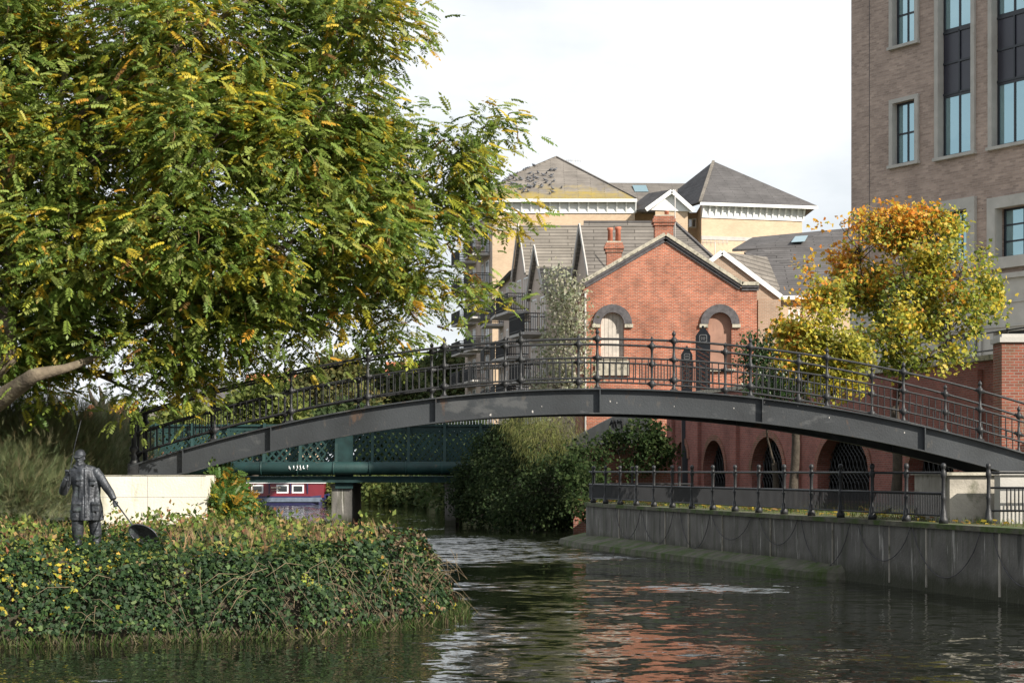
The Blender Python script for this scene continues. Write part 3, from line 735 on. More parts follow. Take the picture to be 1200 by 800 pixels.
def wallp(name, pts, th, mt, parent, holes=(), inward=None):
    """upright wall polygon, thickness going away from the viewer / river"""
    P = [Vector(p) for p in pts]; n = Vector((0, 0, 0))
    for i in range(len(P)): n += P[i].cross(P[(i+1) % len(P)])
    n.normalize(); d = Vector((0, 1, 0)) if inward is None else Vector(inward)
    if n.dot(d) < 0: n = -n
    mb = MB(); mb.poly(P, holes, ext=n*th); return mb.build(name, mt, parent)
def bar3(name, a, b_, w_, h_, mt, parent):
    """square bar from a to b (moulding, bargeboard)"""
    a, b_ = Vector(a), Vector(b_); t = (b_-a).normalized(); s = t.cross(Vector((0, 0, 1))).normalized(); v = s.cross(t)
    mb = MB(); c = [s*x*w_/2+v*y*h_/2 for x, y in ((-1, -1), (1, -1), (1, 1), (-1, 1))]
    mb.add([a+q for q in c]+[b_+q for q in c], [(3, 2, 1, 0), (4, 5, 6, 7), (0, 1, 5, 4), (1, 2, 6, 5), (2, 3, 7, 6), (3, 0, 4, 7)])
    return mb.build(name, mt, parent) if name else mb

# ================================================================ red brick gabled house
YG = 95.0
gb = thing('brick_house', 'red brick gable end with two boarded arched windows and a stone coped roofline', 'building', (XW(785, YG), YG, GZ))
g = lambda px, py: (XW(px, YG), ZW(py, YG))
out = [(XW(683, YG), GZ), (XW(887, YG), GZ), g(887, 337), g(868, 337), g(780, 279), g(684, 335)]
def g_arch(cx, py_top, py_bot, wpx, n=14):
    x0 = XW(cx, YG); wd = wpx*YG/F; return arch_pts(x0, ZW(py_bot, YG), wd, ZW(py_top, YG)-ZW(py_bot, YG), n)
wins = [(717.7, 366, 418, 27), (843.7, 366, 432, 27)]
holes = [to3((0, YG, 0), (1, 0, 0), g_arch(*q)) for q in wins]
wallp('front_wall', to3((0, YG, 0), (1, 0, 0), out), .4, M['brick'], gb, holes)
L0, R0 = XW(683, YG), XW(887, YG); YB = 106.0; ze = ZW(334, YG)
mb = MB(); mb.box2((L0, YG+.4, GZ), (L0+.3, YB, ze)); mb.box2((R0-.3, YG+.4, GZ), (R0, YB, ze)); mb.box2((L0+.3, YB-.3, GZ), (R0-.3, YB, ze)); mb.build('side_wall', M['brick'], gb)
ax, az = g(780, 281)
slab('roof', [(L0-.1, YG+.4, ZW(337, YG)), (ax, YG+.4, az), (ax, YB, az), (L0-.1, YB, ZW(337, YG))], .15, M['tile'], gb)
slab('roof', [(XW(872, YG), YG+.4, ZW(339, YG)), (ax, YG+.4, az), (ax, YB, az), (XW(872, YG), YB, ZW(339, YG))], .15, M['tile_dark'], gb)
# coping: three stepped mouldings
cop = [g(684, 332), g(780, 276.5), g(869, 334.5), g(889, 334.5)]
mb = MB()
for a, b_ in zip(cop[:-1], cop[1:]):
    A, B_ = Vector((a[0], YG+.12, a[1])), Vector((b_[0], YG+.12, b_[1]))
    t = (B_-A).normalized(); up = Vector((-t.z, 0, t.x))
    if up.z < 0: up = -up
    mb.poly([A, B_, B_+up*.17, A+up*.17], ext=(0, -.34, 0)); mb.poly([A, B_, B_+up*.17, A+up*.17], ext=(0, .5, 0))
mb.build('coping', M['coping'], gb)
mb = MB()
for a, b_ in zip(cop[:-1], cop[1:]):
    A, B_ = Vector((a[0], YG-.003, a[1])), Vector((b_[0], YG-.003, b_[1])); t = (B_-A).normalized(); up = Vector((-t.z, 0, t.x)); up = up if up.z > 0 else -up
    mb.poly([A-up*.11, B_-up*.11, B_-up*.003, A-up*.003], ext=(0, -.16, 0)); mb.poly([A-up*.25, B_-up*.25, B_-up*.113, A-up*.113], ext=(0, -.08, 0))
mb.build('moulding', M['arch_stone'], gb)
for (cx, pt, pb, wp), bm_, nm in ((wins[0], M['wood_grey'], 'pale weathered boards over the left arched window'), (wins[1], M['wood_brown'], 'brown plywood board over the right arched window')):
    x0 = XW(cx, YG); r = wp*YG/F/2; zs = ZW(pt, YG)-r; n = 14; ro = r+.40
    mb = MB()
    ring = [(x0+ro*math.cos(math.pi*k/n), zs+ro*math.sin(math.pi*k/n)) for k in range(n+1)]+[(x0+r*math.cos(math.pi*k/n), zs+r*math.sin(math.pi*k/n)) for k in range(n, -1, -1)]
    mb.poly(to3((0, YG-.002, 0), (1, 0, 0), ring), ext=(0, -.11, 0)); mb.build('arch_moulding', M['arch_stone'], gb)
    for sx in (-1, 1):
        mb = MB(); mb.box((x0+sx*(r+.24), YG-.065, zs-.10), (.42, .13, .17)); mb.build('impost', M['coping'], gb)
    z0 = ZW(pb, YG); mb = MB(); k = 6
    for j in range(k):
        a, b_ = -r+2*r*j/k+.006, -r+2*r*(j+1)/k-.006
        if nm.startswith('brown'): a, b_ = (-r+2*r*j/k, -r+2*r*(j+1)/k)
        top = [(x0+q, zs+math.sqrt(max(r*r-q*q, 0))) for q in [b_+(a-b_)*i/4 for i in range(5)]]
        mb.poly(to3((0, YG+.2, 0), (1, 0, 0), [(x0+a, z0), (x0+b_, z0)]+top), ext=(0, .04, 0))
    o = mb.build('window_board', bm_, gb); o['label'] = nm
    mb = MB(); mb.box((x0, YG-.06, z0-.07), (2*r+.35, .2, .13)); mb.build('window_sill', M['coping'], gb)
mb = MB(); mb.box((XW(717.7, YG), YG-.05, ZW(431, YG)), (1.7, .12, .75)); mb.build('panel', M['coping'], gb)
mb = MB(); mb.tube([(L0+.12, YG-.07, GZ), (L0+.12, YG-.07, ze-.3)], .05, 6); mb.build('drainpipe', M['offwhite'], gb)
def chimney(px0, px1, py0, py1, Y, pots, parent):
    x0, x1, z0, z1 = XW(px0, Y), XW(px1, Y), ZW(py1, Y), ZW(py0, Y); d = (x1-x0)*.8; cx = (x0+x1)/2
    mb = MB(); mb.box2((x0+.09, Y, z0-1.8), (x1-.09, Y+d, z1-.5)); mb.box2((x0+.03, Y-.06, z1-.5), (x1-.03, Y+d+.06, z1-.34)); mb.box2((x0-.03, Y-.12, z1-.337), (x1+.03, Y+d+.12, z1-.15)); mb.box2((x0+.03, Y-.06, z1-.147), (x1-.03, Y+d+.06, z1-.003))
    c = mb.build('chimney', M['brick'], parent)
    mb = MB(); mb.box2((x0+.1, Y, z1), (x1-.1, Y+d, z1+.07)); mb.build('chimney_cap', M['coping'], c)
    for (pa, pb, pt) in pots:
        a, b_ = XW(pa, Y), XW(pb, Y); r = (b_-a)/2; mb = MB()
        h_ = ZW(pt, Y)-z1-.05
        mb.lathe(((a+b_)/2, Y+d/2, z1+.05), [(r*.9, 0), (r*.8, h_*.8), (r*1.02, h_*.84), (r*1.02, h_), (r*.7, h_), (r*.7, h_-.1)], 10); mb.build('chimney_pot', M['clay'], c)
chimney(709, 730.5, 284, 309, 98.5, [(712, 719, 266), (721, 728.5, 265)], gb)
chimney(765.5, 791, 253, 279, 101, [(779, 785, 246)], gb)

# ================================================================ terrace houses behind it
tr = thing('terrace_block', 'long grey tiled terrace rising behind the red brick gable', 'building', (XW(740, 112), 112, GZ))
Yr, Ye = 114.0, 108.0
A, B_ = W(684, 265, Yr), W(790, 255, Yr); A.z = B_.z = (A.z+B_.z)/2; 
E0, E1 = W(684, 350, Ye), W(884, 338, Ye); E0.z = E1.z = W(700, 346, Ye).z
slab('roof', [E0, E1, B_, A], .15, M['tile_moss2'], tr).data.materials[0] = M['tile']
bar3('ridge_tile', A, B_, .2, .12, M['tile_dark'], tr); bar3('ridge_tile', B_, E1, .2, .14, M['tile_dark'], tr)
Bk0, Bk1 = Vector((A.x, 120, E0.z)), Vector((E1.x, 120, E0.z))
slab('roof', [A, B_, Bk1, Bk0], .15, M['tile'], tr)
slab('roof', [B_, E1, Bk1], .15, M['tile'], tr)
mb = MB(); mb.box2((E0.x+.1, Ye+.3, GZ), (E1.x-.3, 119.7, E0.z-.1)); mb.build('wall', M['brick_tan'], tr)
# gables that face the river (left), each a narrow townhouse
def townhouse(px_a, px_p, px_b, py_base, py_peak, Y, px_r, label, moss, py_eave, px_face=None):
    t = thing('townhouse', label, 'building', (XW(px_p, Y), Y, GZ), group='gabled houses facing the river')
    dl = Vector((-.2334, .9724, 0))            # river direction
    # gable triangle along the river direction
    P_ = W(px_p, py_peak, Y)
    def at_px(px):                              # point of the facade line seen at px
        r = (px-HX)/F; s = (r*P_.y-P_.x)/(dl.x-r*dl.y); return P_+dl*s
    a, b_ = at_px(px_a), at_px(px_b); hw = max((P_-a).length, (P_-b_).length)
    a, b_ = P_+dl*hw, P_-dl*hw
    zb = ZW(py_base, P_.y); wz = zb
    R = XW(px_r, Y); right = Vector((1, 0, 0))
    pa, pb = Vector((a.x, a.y, zb)), Vector((b_.x, b_.y, zb))
    wallp('gable_wall', [(a.x, a.y, GZ), (b_.x, b_.y, GZ), pb, P_, pa], .25, M['brick_grey'], t, inward=(1, .2, 0))
    slab('roof', [pb+Vector((-.2, -.2, -.15)), P_+Vector((-.2, 0, .06)), Vector((R, P_.y, P_.z+.06)), Vector((R, pb.y-.2, pb.z-.15))], .14, moss, t)
    slab('roof', [pa+Vector((-.2, .2, -.15)), P_+Vector((-.2, 0, .06)), Vector((R, P_.y, P_.z+.06)), Vector((R, pa.y+.2, pa.z-.15))], .14, moss, t)
    for q in (pa, pb): bar3('bargeboard', q+Vector((-.26, 0, -.05)), P_+Vector((-.26, 0, .1)), .07, .22, M['offwhite'], t)
    mb = MB(); mb.box2((b_.x+.15, b_.y+.02, GZ), (R, b_.y+.3, zb-.12)); mb.build('side_wall', M['brick_grey'], t)
    return t, a, b_, dl, zb
TH = []
TH.append(townhouse(604, 612, 619, 323, 265, 118, 690, 'farthest riverside townhouse, its tall gable left of the overgrown house', M['tile_moss2'], 330))
TH.append(townhouse(621, 631, 641, 345, 290, 111, 680, 'lower riverside townhouse with a mossy roof, just left of the climbing shrub', M['tile_moss2'], 345))
TH.append(townhouse(674, 684, 694, 327, 265, 107.6, 772, 'riverside townhouse whose gable rises behind the climbing shrub beside the chimneys', M['tile'], 327))
WHITEF = M['white_paint']
def balcony(parent, o, u, nrm, u0, u1, z, depth=1.1, hgt=1.05, curved=False):
    o, u, nrm = Vector(o), Vector(u).normalized(), Vector(nrm).normalized()
    p = lambda a, d, zz: o+u*a+nrm*d+Vector((0, 0, zz))
    m_ = MB(); m_.poly([p(u0, 0, z), p(u1, 0, z), p(u1, depth, z), p(u0, depth, z)], ext=(0, 0, -.16)); b_ = m_.build('balcony', M['offwhite'], parent)
    m_ = MB(); edge = [p(u0, 0, 0), p(u0, depth, 0), p(u1, depth, 0), p(u1, 0, 0)]
    for i in range(3):
        a, c = edge[i], edge[i+1]; n = max(3, int((c-a).length/.12))
        for k in range(n+1):
            q = a+(c-a)*k/n; m_.tube([q+Vector((0, 0, z)), q+Vector((0, 0, z+hgt))], .016, 4, False)
        for zz in (z+hgt, z+.12, z+hgt*.82): m_.tube([a+Vector((0, 0, zz)), c+Vector((0, 0, zz))], .03, 4)
    m_.build('balcony_rail', M['black'], b_)
# river facade of the two front houses: windows, doors, balconies
for (t, a, b_, dl, zb), nst in zip(TH[:2], (4, 3)):
    nrm = Vector((-.9724, -.2334, 0)); ln = (b_-a).length; u = (b_-a).normalized(); o = Vector((a.x, a.y, 0))
    for s in range(nst):
        z = zb-2.2-2.75*s
        if z < GZ: break
        for f in (.12, .62):
            window(t, o+nrm*.02, u, nrm, ln*f, z, ln*f+1.1, z+2.0, WHITEF, M['glass'], 2, 2, .09, 0)
        balcony(t, o, u, nrm, ln*.05, ln*.95, z-.1, 1.3)
# long river front running back between the townhouses and the tall block
rfa, rfb = Vector((XW(604, 120), 120, 0)), Vector((XW(584, 131), 131, 0))
t = thing('river_front_house', 'grey river front with black balconies left of the gabled townhouses', 'building', (rfa.x, rfa.y, GZ))
u = (rfb-rfa).normalized(); nrm = Vector((-u.y, u.x, 0)); nrm = nrm if nrm.x < 0 else -nrm; ln = (rfb-rfa).length; zt_ = ZW(322, 122)
wallp('wall', [rfa+Vector((0, 0, GZ)), rfb+Vector((0, 0, GZ)), rfb+Vector((0, 0, zt_)), rfa+Vector((0, 0, zt_))], .3, M['brick_grey'], t, inward=(1, 0, 0))
mb = MB(); mb.box2((rfa.x+.3, 120.0, GZ), (rfa.x+9, 120.3, zt_)); mb.build('side_wall', M['brick_grey'], t)
slab('roof', [rfa+Vector((-.4, -.3, zt_)), rfb+Vector((-.4, 0, zt_)), rfb+Vector((5, 0, zt_+3)), rfa+Vector((5, -.3, zt_+3))], .15, M['tile_dark'], t)
for s in range(4):
    z = zt_-2.6-2.75*s
    if z < GZ: break
    for k in range(3):
        u0 = .6+k*ln/3
        window(t, rfa+nrm*.02, u, nrm, u0, z, u0+1.2, z+2.1, WHITEF, M['glass'], 2, 1, .09, 0)
        if k != 1: balcony(t, rfa, u, nrm, u0-.6, u0+2.2, z-.1, 1.3)

# ---------------- right-hand roofs beyond the red house
rt = thing('side_gabled_house', 'house with white bargeboards and grey tiles directly right of the red gable', 'building', (XW(870, 103), 103, GZ))
Yc = 101.0
P_ = W(846, 298, Yc); Lb, Rb = W(812, 324, Yc), W(913, 349, Yc)
wallp('gable_wall', [W(820, 440, Yc), W(913, 440, Yc), Rb, P_, W(820, 318, Yc)], .3, M['brick_tan'], rt)
bar3('bargeboard', P_+Vector((0, -.12, .1)), Rb+Vector((.1, -.12, .05)), .09, .24, WHITEF, rt); bar3('bargeboard', P_+Vector((0, -.12, .1)), Lb+Vector((0, -.12, .1)), .09, .24, WHITEF, rt)
slab('roof', [P_+Vector((0, -.1, .12)), Rb+Vector((.1, -.1, .1)), W(918, 347, 108), W(899, 301, 107.5)], .14, M['tile'], rt)
slab('roof', [P_+Vector((0, -.1, .12)), Lb+Vector((0, -.1, .1)), W(820, 322, 107), W(899, 301, 107.5)], .14, M['tile'], rt)
mb = MB(); mb.box2((XW(888.5, 96.5), 96.5, GZ), (XW(915, 96.5), 101, ZW(352, 97))); mb.build('side_wall', M['brick_tan'], rt)
bk = thing('back_house', 'brick house with dark tiled double roof behind the autumn trees', 'building', (XW(950, 110), 110, GZ))
Yb0, Yb1 = 107.0, 112.0
slab('roof', [W(914, 347, Yb0), W(1030, 345, Yb0), W(1030, 286, Yb1), W(890, 292, Yb1), W(872, 295, Yb1)], .15, M['tile_dark'], bk)
slab('roof', [W(858, 292, 113), W(1030, 287, 113), W(1030, 264, 116), W(882, 278, 116)], .15, M['tile_dark'], bk)
mb = MB(); mb.box2((XW(914, Yb0)+.1, Yb0+.35, GZ), (XW(1030, Yb0), 118, ZW(348, Yb0)-.12)); mb.build('wall', M['brick_yellow'], bk)
bar3('fascia', W(913, 348.6, Yb0-.05), W(1030, 347, Yb0-.05), .1, .2, WHITEF, bk)
for (pa, pb) in ((925, 938), (962, 978)):
    window(bk, (0, Yb0+.34, 0), (1, 0, 0), (0, -1, 0), XW(pa, Yb0), ZW(398, Yb0), XW(pb, Yb0), ZW(362, Yb0), WHITEF, M['glass'], 2, 2, .07, 0)
for (px, py) in ((936, 283.5),):
    s_ = slab('skylight', [W(px-9, py+3, 113.2), W(px+7, py+2, 113.2), W(px+11, py-5, 114.9), W(px-4, py-4, 114.9)], .02, M['glass_blue'], bk); s_.location.z += .14
def aerial(px, py, Y, h_, lbl, s=1):
    p = W(px, py, Y); mb = MB(); mb.tube([p-Vector((0, 0, h_)), p], .03, 5)
    if s:
        mb.tube([p+Vector((-.75*s, 0, 0)), p+Vector((.75*s, 0, 0))], .02, 4)
        for k in range(7): x = -.7+k*.23; mb.tube([p+Vector((x*s, 0, -.16)), p+Vector((x*s, 0, .16))], .014, 4)
    tag(mb.build('aerial', M['offwhite'], None), lbl, 'aerial')
aerial(838, 284, 109, 2.2, 'spiky white television aerial on the grey roof right of the brick gable')
aerial(791, 222, 103, 3.4, 'tall thin mast beside the ridge chimney', 0)
aerial(672, 188, 171.5, .9, 'small television aerial by the peak of the bird covered roof', .9)

# ================================================================ tall buff apartment blocks
def frieze(parent, A, B_, z0, z1, n):
    A, B_ = Vector(A), Vector(B_); u = (B_-A).normalized(); nr = Vector((u.y, -u.x, 0))
    if nr.y > 0: nr = -nr
    mb = MB(); mb.poly([A+nr*.03+Vector((0, 0, z0)), B_+nr*.03+Vector((0, 0, z0)), B_+nr*.03+Vector((0, 0, z1)), A+nr*.03+Vector((0, 0, z1))], ext=nr*.08)
    fz = mb.build('frieze', WHITEF, parent)
    for k in range(n+1):
        p = A+(B_-A)*(k+.0)/n; h_ = z1-z0; m2 = MB()
        pts = [p+nr*.113+Vector((0, 0, z0+.05)), p+nr*.25+Vector((0, 0, z0+h_*.35)), p+nr*.5+Vector((0, 0, z1-.2)), p+nr*.5+Vector((0, 0, z1-.02)), p+nr*.113+Vector((0, 0, z1-.02))]
        m2.poly(pts, ext=u*.13); m2.build('bracket', WHITEF, fz)
ap = thing('apartment_block', 'tall buff brick apartment block with birds on its mossy roof', 'building', (3, 168, GZ))
YA = 165.0; ca, cb_ = Vector((XW(577, YA), YA, 0)), Vector((XW(744, YA), YA, 0)); cdn = Vector((XW(545, 178), 178, 0)); ce = Vector((XW(742, 178), 178, 0))
ze_ = ZW(234, YA); zf = ZW(250, YA)
def wseg(nm, a, b_, z0, z1, mt, parent, inward, th=.3, holes=()):
    return wallp(nm, [a+Vector((0, 0, z0)), b_+Vector((0, 0, z0)), b_+Vector((0, 0, z1)), a+Vector((0, 0, z1))], th, mt, parent, holes, inward)
wseg('front_wall', ca, cb_, GZ, ze_-.1, M['brick_yellow'], ap, (0, 1, 0))
wseg('river_wall', ca+Vector((0, .31, 0)), cdn, GZ, ze_-.1, M['brick_grey'], ap, (1, 0, 0))  # greyer than the buff front: shade put into the brick colour
wseg('right_wall', cb_+Vector((0, .31, 0)), ce, GZ, ze_-.1, M['brick_yellow'], ap, (-1, 0, 0))
wseg('back_wall', cdn+Vector((.4, 0, 0)), ce+Vector((-.4, 0, 0)), GZ, ze_-.1, M['brick_yellow'], ap, (0, -1, 0))
frieze(ap, ca, cb_, zf, ze_-.05, 15)
frieze(ap, cdn, ca, zf, ze_-.05, 10)
mb = MB(); zb_ = ZW(267, YA); mb.box2((ca.x-.01, YA-.05, zb_-.2), (cb_.x, YA-.004, zb_+.12)); mb.build('string_course', M['offwhite'], ap)
e0, e1 = Vector((XW(563, YA-.65), YA-.65, ze_)), Vector((XW(746.5, YA-.65), YA-.65, ze_))
Yp = YA+7.5; pk = W(652, 184, Yp); n_ = (e1-e0).cross(pk-e0).normalized(); br = onplane(600, 206, e0, n_)
e2 = Vector((XW(536, 179), 179, ze_)); e3 = Vector((XW(746, 179), 179, ze_))
slab('roof', [e0, e1, pk, br], .2, M['tile_moss'], ap); slab('roof', [e0, br, pk, Vector((pk.x-3.5, 178, ze_+1.6)), e2], .2, M['tile'], ap)
slab('roof', [e1, pk, e3], .2, M['tile_dark'], ap)
bar3('fascia', e0+Vector((0, 0, -.16)), e1+Vector((0, 0, -.16)), .14, .26, WHITEF, ap); bar3('fascia', e0+Vector((0, 0, -.16)), e2+Vector((0, 0, -.16)), .14, .26, WHITEF, ap)
bar3('ridge_tile', e1, pk, .22, .16, M['tile'], ap); bar3('ridge_tile', br, pk, .22, .16, M['tile'], ap); bar3('ridge_tile', e0, br, .22, .16, M['tile'], ap)
u = (cdn-ca).normalized(); nrm = Vector((u.y, -u.x, 0)); nrm = nrm if nrm.x < 0 else -nrm; ln = (cdn-ca).length
for s in range(7):
    z = zf-3.2-2.75*s
    for k in range(2):
        u0 = ln*(.10+.48*k)
        window(ap, ca+nrm*.02, u, nrm, u0+.3, z, u0+1.7, z+2.1, WHITEF, M['glass'], 2, 1, .1, 0)
        window(ap, ca+nrm*.02, u, nrm, u0+2.7, z+.6, u0+3.7, z+2.0, WHITEF, M['glass'], 2, 1, .1, 0)
        balcony(ap, ca, u, nrm, u0, u0+4.4, z-.12, 1.5)
# right block
ar = thing('apartment_block', 'right hand buff apartment block under a plain dark pyramid roof', 'building', (18, 168, GZ))
zr = ZW(236, 164); c0, c1, c2 = Vector((XW(822, 165), 165, 0)), Vector((XW(940, 167.5), 167.5, 0)), Vector((XW(808, 178), 178, 0)); c3 = Vector((XW(938, 182), 182, 0)); c4 = Vector((XW(745, 166), 166, 0))
wseg('front_wall', c0, c1, GZ, zr-.1, M['brick_yellow'], ar, (0, 1, 0)); wseg('side_wall', c0+Vector((0, .31, 0)), c2, GZ, zr-.1, M['brick_yellow'], ar, (1, 0, 0)); wseg('far_wall', c1+Vector((0, .31, 0)), c3, GZ, zr-.1, M['brick_yellow'], ar, (-1, 0, 0))
frieze(ar, c0, c1, ZW(255, 165), zr-.05, 16); frieze(ar, c2, c0, ZW(255, 165), zr-.05, 10)
mb = MB(); zz = ZW(279, 165); mb.poly([c0+Vector((0, -.05, zz-.12)), c1+Vector((0, -.05, zz-.12)), c1+Vector((0, -.05, zz+.2)), c0+Vector((0, -.05, zz+.2))], ext=(0, .045, 0)); mb.build('string_course', M['offwhite'], ar)
r0, r1 = Vector((XW(820.5, 164.3), 164.3, zr)), Vector((XW(958, 166.8), 166.8, zr)); r2 = Vector((XW(745, 178), 178, zr)); rp_ = W(836, 189, 173); rq = W(892, 214, 171)
slab('roof', [r0, r1, rp_], .2, M['tile_dark'], ar); slab('roof', [r0, rp_, r2], .2, M['tile_dark'], ar); slab('roof', [rp_, r1, Vector((r1.x-.3, 182, zr))], .2, M['tile_dark'], ar)
bar3('fascia', r0+Vector((0, 0, -.16)), r1+Vector((0, 0, -.16)), .14, .26, WHITEF, ar); bar3('ridge_tile', r0, rp_, .24, .18, M['tile_moss2'], ar)
# link between the two, with a small white gable
lk = thing('link_building', 'lower link with skylights and a small white gable between the two apartment roofs', 'building', (12, 172, GZ))
slab('roof', [W(740, 248, 168.5), W(808, 248, 168.5), W(808, 215, 177), W(700, 214, 177)], .2, M['tile'], lk)
slab('skylight', [W(744, 226, 174.2), W(760, 226, 174.2), W(757, 218.5, 175.8), W(741, 218.5, 175.8)], .02, M['glass_blue'], lk).location.z += .12
wseg('wall', Vector((XW(740, 169), 169, 0)), Vector((XW(822, 169), 169, 0)), GZ, ZW(249, 169), M['brick_yellow'], lk, (0, 1, 0))
Yq = 162.5; gp_ = W(787, 226, Yq)
wallp('gable_wall', [W(763, 246, Yq), W(812, 248, Yq), gp_], .3, WHITEF, lk)
wallp('gable_wall', [W(768, 310, Yq+.1), W(806, 310, Yq+.1), W(806, 246.5, Yq+.1), W(768, 246.5, Yq+.1)], .3, M['brick_yellow'], lk)
bar3('bargeboard', gp_+Vector((0, -.3, .1)), W(813, 247, Yq-.3), .3, .34, WHITEF, lk); bar3('bargeboard', gp_+Vector((0, -.3, .1)), W(757, 246, Yq-.3), .3, .34, WHITEF, lk)
slab('roof', [gp_+Vector((0, -.3, .25)), W(757, 245, Yq-.3), W(732, 247.5, 168), W(760, 226.5, 168)], .16, M['tile_dark'], lk)
slab('roof', [gp_+Vector((0, -.3, .25)), W(813, 246, Yq-.3), W(806, 247, 168), W(770, 226.5, 168)], .16, M['tile_dark'], lk)
window(lk, (0, 168.95, 0), (1, 0, 0), (0, -1, 0), XW(728, 169), ZW(266, 169), XW(741, 169), ZW(252, 169), WHITEF, M['glass_dark'], 2, 1, .1, 0)
wseg('wall', Vector((XW(722, 169.1), 169.1, 0)), Vector((XW(741, 169.1), 169.1, 0)), GZ, ZW(249, 169), M['brick_yellow'], lk, (0, 1, 0))
window(lk, (0, 168.95, 0), (1, 0, 0), (0, -1, 0), XW(806, 169), ZW(267, 169), XW(816, 169), ZW(256, 169), WHITEF, M['glass'], 2, 1, .1, 0)

# birds
mb = MB()
mb.tube([(-.17, 0, .10), (-.10, 0, .13), (0, 0, .15), (.09, 0, .17), (.13, 0, .20)], [.02, .06, .085, .065, .03], 6)
mb.ball((.14, 0, .235), .042, 6); mb.tube([(.17, 0, .235), (.215, 0, .225)], [.014, .004], 4); mb.box((-.22, 0, .085), (.16, .07, .02))
mb.tube([(.01, .03, .09), (.01, .03, 0)], .009, 3); mb.tube([(.01, -.03, .09), (.01, -.03, 0)], .009, 3)
M['bird'] = mat('pigeon_grey', (.13, .135, .15), .8, var=.4, vscale=6)
bird0 = mb.build('pigeon', M['bird']); tag(bird0, 'small grey pigeon perched among the flock on the mossy tiled roof', 'bird', 'pigeons flocked on the apartment roof')
spots = []
for k in range(400):
    px = random.gauss(622, 17); py = random.gauss(212, 9)
    if random.random() < .3: t_ = random.random(); px, py = (600+50*t_, 206-22*t_+1) if random.random() < .6 else (566+34*t_, 231-25*t_+1)
    p = onplane(px, py, e0, n_)
    top = (206-(px-600)*22/52) if px > 600 else (232-(px-564)*26/36)
    if px < 566 or px > 668 or py < top+.5 or py > 230: continue
    if any(abs(px-q[0]) < 2.2 and abs(py-q[1]) < 1.6 for q in spots): continue
    spots.append((px, py)); o = bird0 if len(spots) == 1 else bird0.copy()
    if len(spots) > 1: COL.objects.link(o)
    o.location = p; o.rotation_euler = (0, 0, random.uniform(0, 6.28)); s_ = random.uniform(.95, 1.25); o.scale = (s_, s_, s_)
    if len(spots) >= 62: break
# ================================================================ brick arcade behind the bank
arc = thing('brick_arcade', 'long shaded red brick arcade of round arches behind the bank railing', 'building', (13, 66, GZ))
dA = Vector((-.2334, .9724, 0)); oA = Vector((28.46-.24*88, 88, 0)); uA = Vector((.24, -1, 0)).normalized(); nA = Vector((-1, -.24, 0)).normalized()
LA = 44.0; zA = EYE+3.35
def s_at(px):
    r = (px-HX)/F; Y = 28.46/(r+.24); return (88-Y)/abs(uA.y)
arches = [(793.5, 806, 1.30), (825, 850, 1.30), (881, 919, 1.34), (958, 1019, 1.38), (1064, 1120, 1.15), (1180, 1262, 1.2)]
holes = []
for (a, b_, h_) in arches:
    s0, s1 = s_at(a), s_at(b_); holes.append(to3(oA, uA, arch_pts((s0+s1)/2, GZ+.06, s1-s0, EYE+h_-GZ-.06, 16, min(1.0, 3.0/(s1-s0)))))
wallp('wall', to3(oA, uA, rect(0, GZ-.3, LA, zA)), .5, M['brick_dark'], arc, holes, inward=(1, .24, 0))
inw = -nA
mb = MB(); mb.poly([oA+inw*.5+Vector((0, 0, GZ)), oA+inw*9+Vector((0, 0, GZ)), oA+inw*9+Vector((0, 0, zA)), oA+inw*.5+Vector((0, 0, zA))], ext=uA*.4); mb.build('end_wall', M['brick_dark'], arc)
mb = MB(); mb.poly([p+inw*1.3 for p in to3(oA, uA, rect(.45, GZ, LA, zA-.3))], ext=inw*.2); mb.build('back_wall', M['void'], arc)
mb = MB(); mb.poly([p for p in (oA+nA*.12+Vector((0, 0, zA)), oA+uA*LA+nA*.12+Vector((0, 0, zA)), oA+uA*LA+inw*9+Vector((0, 0, zA)), oA+inw*9+Vector((0, 0, zA)))], ext=(0, 0, .16)); mb.build('terrace', M['coping'], arc)
for px in (788, 818.5, 863, 935, 1046, 1145):
    s0 = s_at(px)
    mb = MB(); mb.poly([p+nA*.003 for p in to3(oA, uA, rect(s0-.35, GZ-.2, s0+.35, zA-.25))], ext=nA*.16); mb.build('pilaster', M['brick_dark'], arc)
for (a, b_, h_) in arches:
    s0, s1 = s_at(a), s_at(b_); c = (s0+s1)/2; wd = s1-s0; ht = EYE+h_-GZ-.06; pt = min(1.0, 3.0/wd)
    ring = arch_pts(c, GZ+.06, wd+.5, ht+.25, 16, pt)[2:]+list(reversed(arch_pts(c, GZ+.06, wd, ht, 16, pt)[2:]))
    mb = MB(); mb.poly([p+nA*.002 for p in to3(oA, uA, ring)], ext=nA*.05); mb.build('arch_ring', M['brick_wall'], arc)
    mb = MB(); o_ = oA+inw*.42                            # curving iron grille
    r = wd/2
    def inside(q, z): 
        zs = GZ+.06+ht-r*pt
        return abs(q-c) < r and (z < zs or ((q-c)/r)**2+((z-zs)/(r*pt))**2 < 1)
    nb = max(4, int(wd/.32))
    for k in range(-nb, 2*nb):
        for sg in (-1, 1):
            pts = []
            for j in range(22):
                z = GZ+.1+j*(ht/20); q = c-r+wd*k/nb+sg*((j/20)*wd*.55+.08*math.sin(j*.9))
                if inside(q, z): pts.append(o_+uA*q+Vector((0, 0, z)))
                elif len(pts) > 1: mb.tube(pts, .02, 4, False); pts = []
                else: pts = []
            if len(pts) > 1: mb.tube(pts, .02, 4, False)
    mb.build('arch_grille', M['iron'], arc)
